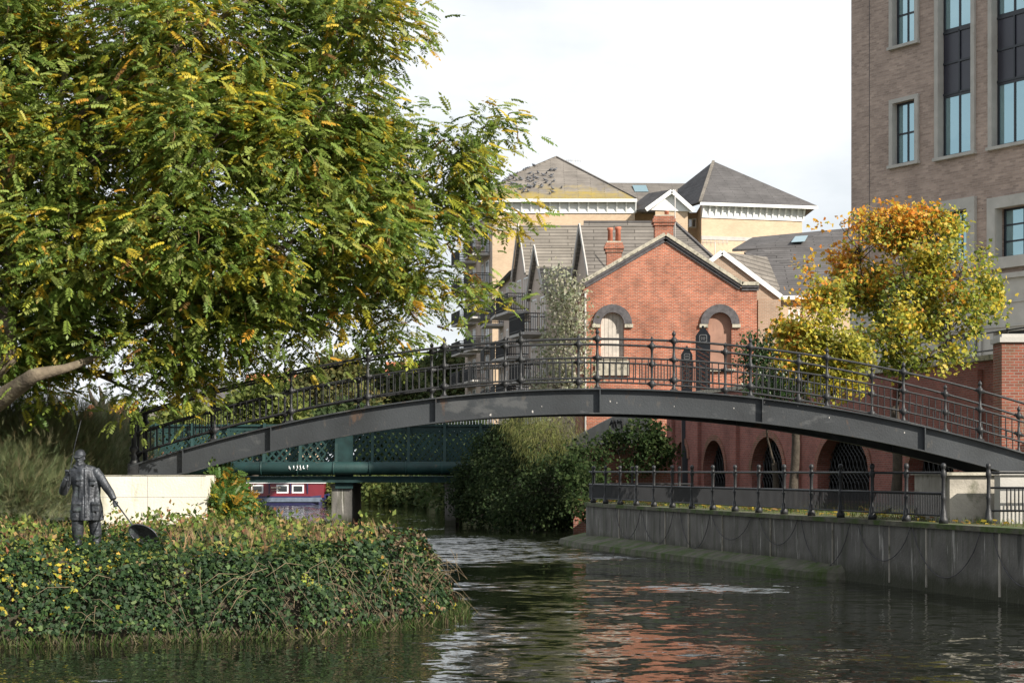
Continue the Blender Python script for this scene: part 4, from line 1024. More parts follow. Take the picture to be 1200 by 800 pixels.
# white fittings / leaflets seen in the arches
# terrace rail and brick gate pier near the tower
gpier = thing('gate_pier', 'square red brick pier with pale stone cap at the right edge', 'pier', (XW(1195, 50), 50, GZ))
mb = MB(); mb.box2((XW(1174, 50), 50, GZ), (XW(1216, 50), 50.9, ZW(401, 50))); mb.build('shaft', M['brick_wall'], gpier)
mb = MB(); mb.box2((XW(1171, 50), 49.93, ZW(401, 50)+.002), (XW(1219, 50), 50.97, ZW(395, 50))); mb.box2((XW(1174, 50), 50, ZW(395, 50)+.002), (XW(1216, 50), 50.9, ZW(391, 50))); mb.build('cap', M['stone'], gpier)
tr2 = thing('terrace_rail', 'short black rail with ball topped posts above the arcade beside the gate pier', 'railing', (14.2, 57, zA))
for t_ in (0, 1, 2, 3, 4):
    p = oA+uA*(s_at(1163)+(t_-3)*2.0)+inw*.5; mb = MB(); mb.lathe((p.x, p.y, zA+.16), [(.06, 0), (.04, .1), (.03, .7), (.05, .75), (.03, .8), (.06, .87), (.06, .92), (.015, .98)], 8); mb.build('post', M['iron'], tr2)
p0_, p1_ = oA+uA*(s_at(1163)-6)+inw*.5, oA+uA*(s_at(1163)+2)+inw*.5
for zz in (.75, .2): mb = MB(); mb.tube([p0_+Vector((0, 0, zA+zz+.16)), p1_+Vector((0, 0, zA+zz+.16))], .025, 6); mb.build('rail', M['iron'], tr2)

# ================================================================ brown brick office tower
tw = thing('office_tower', 'tall brown brick office tower with dark framed window strips at the right', 'building', (18, 73, GZ))
oT = Vector((60.6-.593*78.62, 78.62, 0)); uT = Vector((.593, -1, 0)).normalized(); nT = Vector((-1, -.593, 0)).normalized()
def sT(px):
    r = (px-HX)/F; Y = 60.6/(r+.593); return (78.62-Y)/abs(uT.y)
def zT(px, py):
    r = (px-HX)/F; Y = 60.6/(r+.593); return ZW(py, Y)
LT = 14.0; zTop = 30.0; zBase = zT(1150, 330)
ops = []                      # (s0,z0,s1,z1)
def op(pa, pb, pyb, pyt): ops.append((sT(pa), zT((pa+pb)/2, pyb), sT(pb), zT((pa+pb)/2, pyt))); return ops[-1]
w1 = op(1047, 1074, 191.5, 119); storey = zT(1060, 52)-w1[1]
w1b = (w1[0], w1[1]+storey, w1[2], w1[3]+storey); w1c = (w1[0], w1[1]+2*storey, w1[2], w1[3]+2*storey)
s2 = (sT(1100.5), zT(1120, 181.5), sT(1140), 28.0); s3 = (sT(1163.5), s2[1], sT(1163.5)+(s2[2]-s2[0]), 28.0)
l2 = (s2[0]+.25, zT(1120, 306), s2[2]-.2, zT(1120, 247)); l3 = (sT(1169), l2[1]-.1, sT(1169)+2.1, zT(1180, 243))
s4 = (s3[0]+2.9, s3[1], s3[2]+2.9, 28.0); l4 = (l3[0]+2.9, l3[1], l3[2]+2.6, l3[3])
H_ = [w1, w1b, w1c, s2, s3, s4, l2, l3, l4]
wallp('brick_wall', to3(oT, uT, rect(0, zBase+.2, LT, zTop)), .5, M['brick_tower'], tw, [to3(oT, uT, rect(*h_)) for h_ in H_], inward=(1, .6, 0))
mb = MB(); bt = -nT
mb.poly([oT+bt*.5+Vector((0, 0, GZ)), oT+bt*3.5+Vector((0, 0, GZ)), oT+bt*3.5+Vector((0, 0, zTop)), oT+bt*.5+Vector((0, 0, zTop))], ext=uT*.4)
mb.poly([oT+uT*LT+bt*.5+Vector((0, 0, GZ)), oT+uT*LT+bt*3.5+Vector((0, 0, GZ)), oT+uT*LT+bt*3.5+Vector((0, 0, zTop)), oT+uT*LT+bt*.5+Vector((0, 0, zTop))], ext=-uT*.4); mb.build('side_wall', M['brick_tower'], tw)
mb = MB(); mb.poly([oT+Vector((0, 0, zTop)), oT+uT*LT+Vector((0, 0, zTop)), oT+uT*LT+bt*3.5+Vector((0, 0, zTop)), oT+bt*3.5+Vector((0, 0, zTop))], ext=(0, 0, .4)); mb.build('roof', M['stone'], tw)
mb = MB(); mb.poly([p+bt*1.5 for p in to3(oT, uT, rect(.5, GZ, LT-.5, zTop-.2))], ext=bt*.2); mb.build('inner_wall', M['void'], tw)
def surround(h_, t_=.17, proud=.10, sill=True, top=True, nm='window_surround', wide=None):
    a, b_, c, d = h_; tw_ = wide or t_
    mb = MB()
    def q(u0, z0, u1, z1, pr=proud): mb.poly([p+nT*.003 for p in to3(oT, uT, rect(u0, z0, u1, z1))], ext=nT*pr); 
    q(a-tw_, b_, a, d); q(c, b_, c+tw_, d)
    if top: q(a-tw_, d+.002, c+tw_, d+tw_)
    q(a-tw_-.05, b_-(.12 if wide is None else wide), c+tw_+.05, b_-.002, proud+.07)
    # stone reveals inside the opening
    for (u0, u1) in ((a, a+.03), (c-.03, c)): mb.poly([p+nT*.1 for p in to3(oT, uT, rect(u0, b_+.001, u1, d-.001))], ext=-nT*.3)
    return mb.build(nm, M['stone'], tw)
for h_ in (w1, w1b, w1c): surround(h_); window(tw, oT, uT, nT, h_[0]+.031, h_[1], h_[2]-.031, h_[3], M['win_dark'], M['glass_blue'], 2, 2, .09, .16)
for h_ in (s2, s3, s4):
    surround(h_, top=False)
    a, b_, c, d = h_; a += .031; c -= .031; wh = zT(1120, 108)-zT(1120, 181.5); z = b_; per = zT(1120, 33)-zT(1120, 181.5)
    while z < 27:
        window(tw, oT, uT, nT, a, z, c, min(z+wh, 28), M['win_dark'], M['glass_blue'], 2, 1, .10, .2)
        zs_ = z+wh
        if zs_ < 27.5:
            mb = MB(); zt2 = min(z+per, 28)
            mb.poly([p-nT*.22 for p in to3(oT, uT, rect(a, zs_+.003, c, zt2-.003))], ext=-nT*.06)
            sp = mb.build('spandrel_panel', M['spandrel'], tw)
            mb = MB(); half = (zs_+zt2)/2
            for (u0, z0, u1, z1) in ((a, half-.04, c, half+.04), ((a+c)/2-.035, zs_+.02, (a+c)/2+.035, half-.042), ((a+c)/2-.035, half+.042, (a+c)/2+.035, zt2-.02), (a, zs_+.003, c, zs_+.08), (a, zt2-.08, c, zt2-.003)):
                mb.poly([p-nT*.17 for p in to3(oT, uT, rect(u0, z0, u1, z1))], ext=-nT*.047)
            mb.build('panel_frame', M['win_dark'], sp)
        z += per
for h_ in (l2, l3, l4): surround(h_, wide=.42, proud=.14); window(tw, oT, uT, nT, h_[0]+.031, h_[1], h_[2]-.031, h_[3], M['win_dark'], M['glass_blue'], 2, 3, .08, .3)
# movement joints in the brick
mb = MB(); sj = sT(1018.5)
for q in ((sj, zBase+.3, sj+.03, zTop-.2), (sj, zT(1100, 239), s2[0]-.7, zT(1100, 239)+.03), (s2[2]+.5, zT(1147, 246), s3[0]-.5, zT(1147, 246)+.03), (s2[2]+.6, zT(1150, 286), s3[0]-.5, zT(1150, 286)+.03)):
    mb.poly([p+nT*.002 for p in to3(oT, uT, rect(*q))], ext=nT*.004)
mb.build('brick_joint', M['arch_stone'], tw)
# stone base
bops = [(sT(1165), GZ+.2, sT(1165)+2.5, zT(1180, 388)), (sT(1165)+3.1, GZ+.2, sT(1165)+5.2, zT(1180, 388)), (sT(1100), GZ+.2, sT(1100)+2.2, zT(1120, 392))]
wallp('stone_base', [p+nT*.06 for p in to3(oT, uT, rect(0, GZ, LT, zBase))], .56, M['stone'], tw, [[p+nT*.06 for p in to3(oT, uT, rect(*h_))] for h_ in bops], inward=(1, .6, 0))
mb = MB(); mb.poly([p+nT*.062 for p in to3(oT, uT, rect(-.05, zBase+.002, LT, zBase+.19))], ext=nT*.12)
for zq in (zBase-.9, zBase-1.8): mb.poly([p+nT*.063 for p in to3(oT, uT, rect(0, zq, LT, zq+.05))], ext=nT*.05)
mb.build('string_course', M['stone'], tw)
for h_ in bops: window(tw, oT, uT, nT, h_[0], h_[1], h_[2], h_[3], M['win_dark'], M['glass_dark'], 2, 3, .1, .3, 'shopfront')
mb = MB(); mb.tube([oT+uT*(sT(1152))+nT*.14+Vector((0, 0, GZ)), oT+uT*(sT(1152))+nT*.14+Vector((0, 0, zBase-.3))], .05, 6); mb.build('drainpipe', M['stone'], tw)

# ================================================================ pointed sign boards in front of the red gable
def totem(px0, px1, pyt, pyb, Y, lbl, stripes):
    x0, x1, z1, z0 = XW(px0, Y), XW(px1, Y), ZW(pyt, Y), GZ; cx = (x0+x1)/2; wd = x1-x0
    t_ = thing('sign_pylon', lbl, 'sign', (cx, Y, GZ))
    zs = z1-wd*.55
    mb = MB(); mb.poly(to3((0, Y, 0), (1, 0, 0), [(x0+.04, z0), (x1-.04, z0), (x1, zs), (cx+.12, z1-.05), (cx, z1), (cx-.12, z1-.05), (x0, zs)]), ext=(0, .25, 0)); mb.ball((cx, Y+.12, z1+.05), .06, 6); mb.build('board', M['win_dark'], t_)
    cz = zs-wd*.18; q = wd*.27; mb = MB()
    def sq(r0, r1):
        o_ = [(cx+r0*sx*(1 if i else .75), cz+r0*sz*(.75 if i else 1)) for sx, sz, i in ((-1, -1, 0), (1, -1, 0), (1, -1, 1), (1, 1, 1), (1, 1, 0), (-1, 1, 0), (-1, 1, 1), (-1, -1, 1))]
        i_ = [(cx+(p[0]-cx)*r1/r0, cz+(p[1]-cz)*r1/r0) for p in o_]
        mb.poly(to3((0, Y-.003, 0), (1, 0, 0), o_), [to3((0, Y-.003, 0), (1, 0, 0), i_)], ext=(0, -.02, 0))
    sq(q, q*.8)
    for k in range(3): mb.box((cx-q*.4+k*q*.4, Y-.012, cz), (q*.14, .02, q*.9))
    mb.box((cx, Y-.012, cz), (q*1.1, .018, q*.14)); mb.build('emblem', M['offwhite'], t_)
    mb = MB(); z = cz-wd*.5
    while z > ZW(pyb, Y):
        if stripes: mb.poly(to3((0, Y-.003, 0), (1, 0, 0), [(x0+.06, z), (x1-.06, z-wd*.45), (x1-.06, z-wd*.45-.07), (x0+.06, z-.07)]), ext=(0, -.015, 0))
        else:
            for sg in (0, 1):
                a = (x0+.05, z) if sg else (x0+.05, z-wd*.35); b2 = (x1-.05, z-wd*.35) if sg else (x1-.05, z)
                mb.poly(to3((0, Y-.003-.006*sg, 0), (1, 0, 0), [a, b2, (b2[0], b2[1]-.05), (a[0], a[1]-.05)]), ext=(0, -.006, 0))
        z -= .2
    mb.build('stripes', M['brick_wall'], t_)
totem(815.5, 832.5, 384, 455, 86, 'taller dark pointed sign board with diagonal red stripes before the brown boarded window', True)
totem(798.5, 811.5, 408, 455, 86, 'smaller dark pointed sign board with a lattice below its emblem', False)
# ================================================================ green lattice girder bridge upstream
YB_ = 91.0
gbz = thing('lattice_bridge', 'dark green lattice girder bridge with a fat pipe along its foot crossing the river', 'bridge', (-6, YB_, 2.6))
x0, x1 = XW(150, YB_), XW(640, YB_); zt_, zb_ = ZW(497, YB_), ZW(541, YB_)
def lattice(parent, Y):
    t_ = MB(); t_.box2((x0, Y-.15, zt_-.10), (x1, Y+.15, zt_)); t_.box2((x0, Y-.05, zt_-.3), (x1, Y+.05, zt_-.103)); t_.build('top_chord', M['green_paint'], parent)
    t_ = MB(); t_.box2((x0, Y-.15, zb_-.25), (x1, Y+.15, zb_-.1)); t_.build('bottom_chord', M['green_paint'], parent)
    h_ = zt_-zb_-.15; k = 0; x = x0
    t_ = MB(); st = .36
    n = int((x1-x0)/st)
    for i in range(-5, n+5):
        for sg in (0, 1):
            a, b_ = x0+i*st, x0+i*st+h_*.95
            if sg: a, b_ = b_, a
            za, zb2 = zb_-.1, zt_-.1
            if min(a, b_) < x0 or max(a, b_) > x1: continue
            y = Y-.035+.03*sg; d = Vector((b_-a, 0, zb2-za)).normalized(); s_ = Vector((-d.z, 0, d.x))*.042
            A, B_ = Vector((a, y, za)), Vector((b_, y, zb2))
            t_.poly([A-s_, B_-s_, B_+s_, A+s_], ext=(0, .02, 0))
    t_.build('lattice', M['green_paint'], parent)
lattice(gbz, YB_); lattice(gbz, YB_+5.0)
x = XW(308.6, YB_)-42*6*YB_/F*1.0; step = 42.1*YB_/F
while x < x1:
    if x > x0:
        mb = MB()
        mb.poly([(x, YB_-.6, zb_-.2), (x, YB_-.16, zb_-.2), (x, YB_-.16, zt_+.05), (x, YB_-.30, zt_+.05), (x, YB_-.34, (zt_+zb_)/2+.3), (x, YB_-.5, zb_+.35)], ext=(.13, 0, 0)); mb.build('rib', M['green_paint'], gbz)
    x += step
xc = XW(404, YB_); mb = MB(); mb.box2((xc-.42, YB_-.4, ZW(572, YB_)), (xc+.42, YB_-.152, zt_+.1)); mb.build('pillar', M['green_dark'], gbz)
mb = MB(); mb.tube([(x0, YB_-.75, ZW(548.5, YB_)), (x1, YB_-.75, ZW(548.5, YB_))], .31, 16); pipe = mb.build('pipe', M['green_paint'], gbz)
x = XW(308.6, YB_)-step*6
while x < x1:
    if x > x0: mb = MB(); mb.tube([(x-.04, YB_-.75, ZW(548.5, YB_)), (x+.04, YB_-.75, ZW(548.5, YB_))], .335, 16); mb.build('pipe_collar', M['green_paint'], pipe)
    x += step
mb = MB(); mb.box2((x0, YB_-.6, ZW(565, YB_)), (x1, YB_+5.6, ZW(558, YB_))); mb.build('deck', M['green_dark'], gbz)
mb = MB()                                          # scrawled paint on the pipe
def scrawl(mb, x, y, z, wd, ht, n, seed, r=.02):
    q = random.Random(seed)
    for k in range(n):
        cx = x+wd*k/n; pts = [(cx+wd/n*(.1+.7*q.random()), y, z+ht*q.random()) for _ in range(5)]; mb.tube(pts, r, 4)
scrawl(mb, XW(341, YB_), YB_-1.07, ZW(551, YB_), .95, .26, 6, 3, .022); mb.build('painted_scrawl', M['white_paint'], pipe)
mb = MB(); xw0, xw1 = XW(508, 93), XW(582, 93); mb.tube([(xw0, 93, ZW(487, 93)), (xw1, 93, ZW(487, 93))], .03, 4)
for k in range(22): x = xw0+(xw1-xw0)*k/21; mb.tube([(x, 93, zt_-.3), (x, 93, ZW(487, 93))], .02, 4)
mb.build('white_handrail', M['white_paint'], gbz)
for (pa, pb, lbl) in ((388, 412, 'concrete pier of the green bridge nearest the red boat'), (521, 534, 'dark pier of the green bridge half hidden by the bank bushes')):
    mb = MB(); c = (XW(pa, 90.5)+XW(pb, 90.5))/2; wd = XW(pb, 90.5)-XW(pa, 90.5); mb.box((c, 93.5, .35), (wd, 5.5, 3.0)); mb.box((c, 93.5, 1.9), (wd+.12, 5.6, .12))
    o = mb.build('bridge_pier', M['concrete']); tag(o, lbl, 'pier')
    if pa == 388:
        s = MB(); s.box2((c-.35, 91, 1.965), (c+.35, 96, ZW(565, YB_)-.003)); s.build('bearing', M['green_dark'], o)

# ================================================================ narrowboat
YN = 147.0
M['boat_red'] = mat('boat_red', (.15, .014, .022), .35, spec=.5, var=.1); M['boat_blue'] = mat('boat_blue', (.022, .022, .075), .4, spec=.5, var=.15)
M['boat_grey'] = mat('boat_grey', (.13, .16, .21), .5, var=.2); M['boat_cream'] = mat('boat_cream', (.6, .5, .4), .5)
bt = thing('narrowboat', 'maroon and blue narrowboat with white framed windows moored beyond the green bridge', 'boat', (XW(300, YN), YN, 0))
b0, b1 = XW(215, YN), XW(387, YN)
mb = MB(); zg, zd = ZW(581, YN), ZW(576, YN)
def hullsec(x, w0, z1): return [(x, YN-w0, -.2), (x, YN+2+w0, -.2), (x, YN+2+w0*1.1, z1), (x, YN-w0*1.1, z1)]
secs = [hullsec(b0, .05, zg), hullsec(b0+1.0, .5, zg), hullsec(b1-1.4, .5, zg), hullsec(b1-.5, .2, zg+.1), hullsec(b1, -.5, zg+.25)]
for i in range(len(secs)-1):
    mb.add(secs[i]+secs[i+1], [(0, 1, 5, 4), (1, 2, 6, 5), (2, 3, 7, 6), (3, 0, 4, 7)])
mb.add(secs[0], [(0, 3, 2, 1)]); mb.add(secs[-1], [(0, 1, 2, 3)]); mb.build('hull', M['boat_blue'], bt)
mb = MB(); mb.box2((b0+1.0, YN-.62, ZW(587.5, YN)), (XW(378, YN), YN-.56, ZW(582.5, YN))); mb.build('rubbing_strip', M['boat_grey'], bt)
zc0, zc1 = ZW(578, YN), ZW(566, YN); cx0, cx1 = b0+.8, XW(380, YN)
mb = MB(); mb.add([(cx0, YN-.3, zc0-.3), (cx1, YN-.3, zc0-.3), (cx1, YN+2.3, zc0-.3), (cx0, YN+2.3, zc0-.3), (cx0, YN-.12, zc1), (cx1, YN-.12, zc1), (cx1, YN+2.1, zc1), (cx0, YN+2.1, zc1)], [(3, 2, 1, 0), (4, 5, 6, 7), (0, 1, 5, 4), (1, 2, 6, 5), (2, 3, 7, 6), (3, 0, 4, 7)])
cab = mb.build('cabin', M['boat_red'], bt)
mb = MB(); mb.box2((cx0-.1, YN-.22, zc1+.003), (cx1+.05, YN+2.2, zc1+.1)); mb.build('roof', M['white_paint'], bt)
for px in (260, 282, 310, 335, 356):
    x = XW(px, YN)-.0
for px in (255, 302, 331.5, 349.5):
    x = XW(px, YN); window(cab, (0, YN-.26, 0), (1, 0, 0), (0, -1, 0), x-.46, zc0+.03, x+.46, zc1-.1, M['white_paint'], M['glass_dark'], 1, 1, .11, 0)
for px in (316, 341, 361): mb = MB(); mb.box2((XW(px, YN)-.03, YN-.31, zc0), (XW(px, YN)+.03, YN-.20, zc1)); mb.build('panel_edge', M['boat_blue'], cab)
mb = MB(); mb.box2((XW(318, YN), YN-.30, zc0+.42), (XW(329, YN), YN-.24, zc0+.50))
scrawl(mb, XW(319, YN), YN-.3, zc0+.2, .6, .12, 6, 9, .014); mb.build('name_lettering', M['boat_cream'], cab)
mb = MB(); p = W(327, 564, YN+1); mb.tube([p-Vector((0, 0, .2)), p+Vector((0, 0, .12))], .12, 8); mb.lathe((p.x, p.y, p.z+.12), [(.02, 0), (.12, .12), (.24, .2), (.25, .24), (.02, .18)], 10); mb.build('roof_vent', M['white_paint'], bt)
for px in (290, 306, 318, 362): mb = MB(); p = W(px, 565.5, YN+.8); mb.lathe((p.x, p.y, zc1+.1), [(.09, 0), (.09, .05), (.14, .06), (.1, .13), (.01, .14)], 8); mb.build('mushroom_vent', M['white_paint'], bt)

# ================================================================ distant houses
def far_house(px0, px1, py_eave, py_ridge, Y, wallm, roofm, lbl, gable_px=None, wins=(), chim=()):
    h_ = thing('terrace_house', lbl, 'building', (XW((px0+px1)/2, Y), Y, .5))
    x0_, x1_, ze, zr_ = XW(px0, Y), XW(px1, Y), ZW(py_eave, Y), ZW(py_ridge, Y+4)
    mb = MB(); mb.box2((x0_, Y, 0), (x1_, Y+8, ze)); 
    for xx in (x0_, x1_): mb.poly([(xx, Y, ze-.003), (xx, Y+8, ze-.003), (xx, Y+4, zr_-.1)])
    mb.build('wall', wallm, h_)
    slab('roof', [(x0_-.3, Y-.4, ze-.15), (x1_+.3, Y-.4, ze-.15), (x1_+.3, Y+4, zr_), (x0_-.3, Y+4, zr_)], .15, roofm, h_)
    slab('roof', [(x0_-.3, Y+8.4, ze-.15), (x1_+.3, Y+8.4, ze-.15), (x1_+.3, Y+4, zr_), (x0_-.3, Y+4, zr_)], .15, roofm, h_)
    for (a, b_, t_, bo) in wins: window(h_, (0, Y-.02, 0), (1, 0, 0), (0, -1, 0), XW(a, Y), ZW(bo, Y), XW(b_, Y), ZW(t_, Y), M['white_paint'], M['glass'], 2, 2, .09, 0)
    for (a, b_, t_) in chim:
        mb = MB(); mb.box2((XW(a, Y), Y+3.4, zr_-.8), (XW(b_, Y), Y+4.4, ZW(t_, Y+4))); c = mb.build('chimney', wallm, h_)
    return h_
far_house(222, 322, 477, 447, 190, M['brick_wall'], M['tile_dark'], 'dark slate roofed brick house seen between the railing and the tree', wins=((228, 240, 480, 492), (262, 272, 482, 494), (296, 306, 482, 494)))
far_house(286, 372, 462, 438, 215, M['brick_yellow'], M['tile_orange'], 'house with an orange tiled roof behind the dark slate roof', chim=((330, 338, 431),))
far_house(452, 500, 446, 424, 235, M['brick_tan'], M['tile_orange'], 'far house with a terracotta roof showing above the trees near the middle', chim=((470, 474, 420),))
far_house(96, 132, 492, 474, 150, M['brick_wall'], M['tile_orange'], 'small brick house behind the feathery shrub at the left')
far_house(160, 200, 494, 476, 165, M['brick_wall'], M['tile'], 'brick house end glimpsed left of the bridge end post', wins=((166, 174, 498, 508),))

# corrugated fence and overgrown wall behind the bend
M['corr'] = mat('corrugated_sheet', (.36, .36, .34), .6, metal=.2, var=.15, vscale=3, stain=((.25, .2, .16), 2, .55, (4, 4, .4)))
YF = 84.0; mb = MB(); tops = [(668, 514), (684, 506), (700, 497), (716, 489), (732, 484), (748, 484), (762, 489)]
xs0, xs1 = XW(668, YF), XW(762, YF); n = 70
def top_at(x):
    px = x*F/YF+HX
    for (a, b_), (c, d) in zip(tops[:-1], tops[1:]):
        if a <= px <= c+1e-6: return ZW(b_+(d-b_)*(px-a)/(c-a), YF)
    return ZW(tops[-1][1], YF)
for i in range(n):
    xa, xb = xs0+(xs1-xs0)*i/n, xs0+(xs1-xs0)*(i+1)/n; xm = (xa+xb)/2
    za, zb2, zm = top_at(xa), top_at(xb), top_at(xm)
    mb.add([(xa, YF, GZ), (xm, YF-.05, GZ), (xb, YF, GZ), (xa, YF, za), (xm, YF-.05, zm), (xb, YF, zb2)], [(0, 1, 4, 3), (1, 2, 5, 4)])
fn = mb.build('corrugated_fence', M['corr']); tag(fn, 'pale corrugated metal fence with sloping top and black scrawl under the bridge', 'fence')
sm_ = fn.modifiers.new('thickness', 'SOLIDIFY'); sm_.thickness = .02
mb = MB(); scrawl(mb, XW(714, YF-.09), YF-.09, ZW(503, YF), .75, .38, 6, 5, .022); scrawl(mb, XW(716, YF-.09), YF-.09, ZW(497, YF), .5, .2, 4, 8, .02); mb.build('painted_scrawl', M['black'], fn)
mb = MB(); mb.poly([(XW(672, 80), 80, GZ-1.5), (XW(786, 80), 80, GZ-1.5), (XW(786, 80), 80, ZW(517, 80)), (XW(700, 80), 80, ZW(521, 80)), (XW(672, 80), 80, ZW(530, 80))], ext=(0, .4, 0))
tag(mb.build('garden_wall', M['brick_wall']), 'low old brick wall overgrown with creeper below the corrugated fence', 'wall')
# ================================================================ bronze figure with a landing net
YS = 36.6
def S(px, py, dy=0): return W(px, py, YS+dy)
def loft(mb, rings, n=16):
    """rings: (centre, half width along u, half depth along v, u, v)"""
    b = len(mb.v)
    for c, a, d, u, v in rings:
        c, u, v = Vector(c), Vector(u).normalized(), Vector(v).normalized()
        for k in range(n):
            t = 2*math.pi*k/n; mb.v.append(tuple(c+u*a*math.cos(t)+v*d*math.sin(t)))
    for i in range(len(rings)-1):
        for k in range(n): mb.f.append((b+i*n+k, b+i*n+(k+1) % n, b+(i+1)*n+(k+1) % n, b+(i+1)*n+k)); mb.sm.append(True)
    mb.f.append(tuple(b+k for k in reversed(range(n)))); mb.sm.append(False)
    e = b+(len(rings)-1)*n; mb.f.append(tuple(e+k for k in range(n))); mb.sm.append(False)
U, V_ = (1, .15, 0), (-.15, 1, 0)
mb = MB()
px2 = YS/F
# legs and boots
for (hx, kx, fx, dyk, fy) in ((90, 91, 91, -.05, 0.0), (108, 111, 113, .05, .08)):
    hip, kn, an = S(hx, 597), S(kx, 612, dyk), S(fx, 632, fy)
    loft(mb, [(hip, .14, .14, U, V_), (hip*.5+kn*.5, .125, .125, U, V_), (kn, .115, .12, U, V_), (kn*.6+an*.4, .12, .12, U, V_), (kn*.25+an*.75, .105, .11, U, V_), (an, .085, .10, U, V_), (an-Vector((0, 0, .10)), .085, .11, U, V_)], 14)
    f = an-Vector((0, 0, .07)); loft(mb, [(f+Vector((0, .09, 0)), .06, .06, (1, 0, 0), (0, 0, 1)), (f+Vector((0, -.02, 0)), .075, .075, (1, 0, 0), (0, 0, 1)), (f+Vector((0, -.13, -.02)), .07, .05, (1, 0, 0), (0, 0, 1)), (f+Vector((-.01, -.2, -.03)), .04, .03, (1, 0, 0), (0, 0, 1))], 12)
# coat: hem flares, folds round the body
def coat_ring(px, py, a, d): return (S(px, py), a, d, U, V_)
b0 = len(mb.v)
loft(mb, [coat_ring(101, 609.5, .305, .22), coat_ring(101, 604, .302, .215), coat_ring(101, 594, .29, .205), coat_ring(101, 583, .27, .19), coat_ring(101.5, 575, .255, .18), coat_ring(101, 566, .262, .185), coat_ring(100, 558, .27, .185), coat_ring(99.5, 551, .265, .17), coat_ring(98.5, 547, .21, .14), coat_ring(97, 544, .10, .10)], 40)
for i in range(b0, len(mb.v)):
    v = Vector(mb.v[i]); hgt = (v.z-S(101, 609, 0).z)/1.05; a = math.atan2(v.y-YS, v.x-S(101, 580).x)
    fold = (.018*math.sin(a*7+hgt*3)+.012*math.sin(a*13-hgt*7))*(1.15-hgt*.8)+.02*noise.noise(v*6)
    d = Vector((v.x-S(101, 580).x, v.y-YS, 0)); L_ = d.length
    if L_ > .05: v += d/L_*fold
    mb.v[i] = tuple(v)
# pockets, front placket, collar
for (pxp, pyp, w_, h_) in ((90, 594, .15, .17), (112, 594, .15, .17), (92.5, 565, .11, .12), (108.5, 565, .11, .12)):
    c = S(pxp, pyp, -.185 if pyp > 580 else -.165); mb.box(c, (w_, .045, h_)); mb.box((c.x, c.y-.012, c.z+h_*.42), (w_*1.1, .045, h_*.3))
mb.tube([S(99.5, 549, -.165), S(100, 575, -.19), S(100.5, 606, -.225)], [.014, .018, .02], 6)
loft(mb, [(S(94, 550), .13, .12, U, V_), (S(94, 544.5), .105, .105, U, V_), (S(94, 541), .085, .09, U, V_)], 14)
for sx in (-1, 1): loft(mb, [(S(94.5, 549, -.12)+Vector((sx*.03, 0, 0)), .02, .02, U, V_), (S(94+sx*5, 547, -.13), .05, .03, (1, 0, .4*sx), V_), (S(94+sx*8, 544, -.08), .03, .03, U, V_)], 8)
# neck, head looking slightly down to the left, face, ears, cap with ear band
hc = S(94, 536.5)+Vector((0, -.02, 0)); loft(mb, [(S(94, 545), .065, .07, U, V_), (S(94, 541, -.01), .06, .065, U, V_)], 12)
hd = Vector((-.12, -1, -.12)).normalized(); hu = Vector((1, -.12, 0)).normalized()
prof = [(-.125, .02, .03), (-.11, .045, .055), (-.085, .062, .078), (-.05, .074, .09), (0, .08, .098), (.04, .083, .102), (.08, .082, .10), (.115, .066, .084), (.135, .04, .05), (.142, .01, .015)]
loft(mb, [(hc+Vector((0, 0, z))+hd*(.012 if z < -.05 else 0), a, d, hu, (hd)) for z, a, d in prof], 18)
fz = hc+hd*.098
mb.tube([fz+Vector((0, 0, .015)), fz+hd*.022+Vector((0, 0, -.03)), fz+Vector((0, 0, -.045))], [.016, .026, .02], 6)
mb.tube([fz+hu*-.055+hd*-.018+Vector((0, 0, .028)), fz+hd*.004+Vector((0, 0, .030)), fz+hu*.055+hd*-.018+Vector((0, 0, .028))], .013, 6)
mb.tube([fz+hu*-.025+Vector((0, 0, -.068))-hd*.012, fz+Vector((0, 0, -.07))-hd*.002, fz+hu*.025+Vector((0, 0, -.068))-hd*.012], .010, 6)
mb.ball(fz-hd*.02+Vector((0, 0, -.105)), .032, 8)
for sx in (-1, 1): mb.ball(hc+hu*sx*.084+Vector((0, 0, -.01)), .026, 8, 1.5); mb.ball(fz+hu*sx*.033-hd*.012+Vector((0, 0, .008)), .014, 6)
loft(mb, [(hc+Vector((0, 0, .038)), .106, .124, hu, hd), (hc+Vector((0, 0, .07)), .110, .128, hu, hd), (hc+Vector((0, 0, .10)), .098, .116, hu, hd), (hc+Vector((0, 0, .135)), .08, .095, hu, hd), (hc+Vector((0, 0, .16)), .045, .055, hu, hd), (hc+Vector((0, 0, .168)), .015, .02, hu, hd)], 18)
loft(mb, [(hc+hd*.09+Vector((0, 0, .055)), .095, .024, hu, (0, 0, 1)), (hc+hd*.17+Vector((0, 0, .04)), .08, .016, hu, (0, 0, 1)), (hc+hd*.21+Vector((0, 0, .03)), .04, .012, hu, (0, 0, 1))], 12)
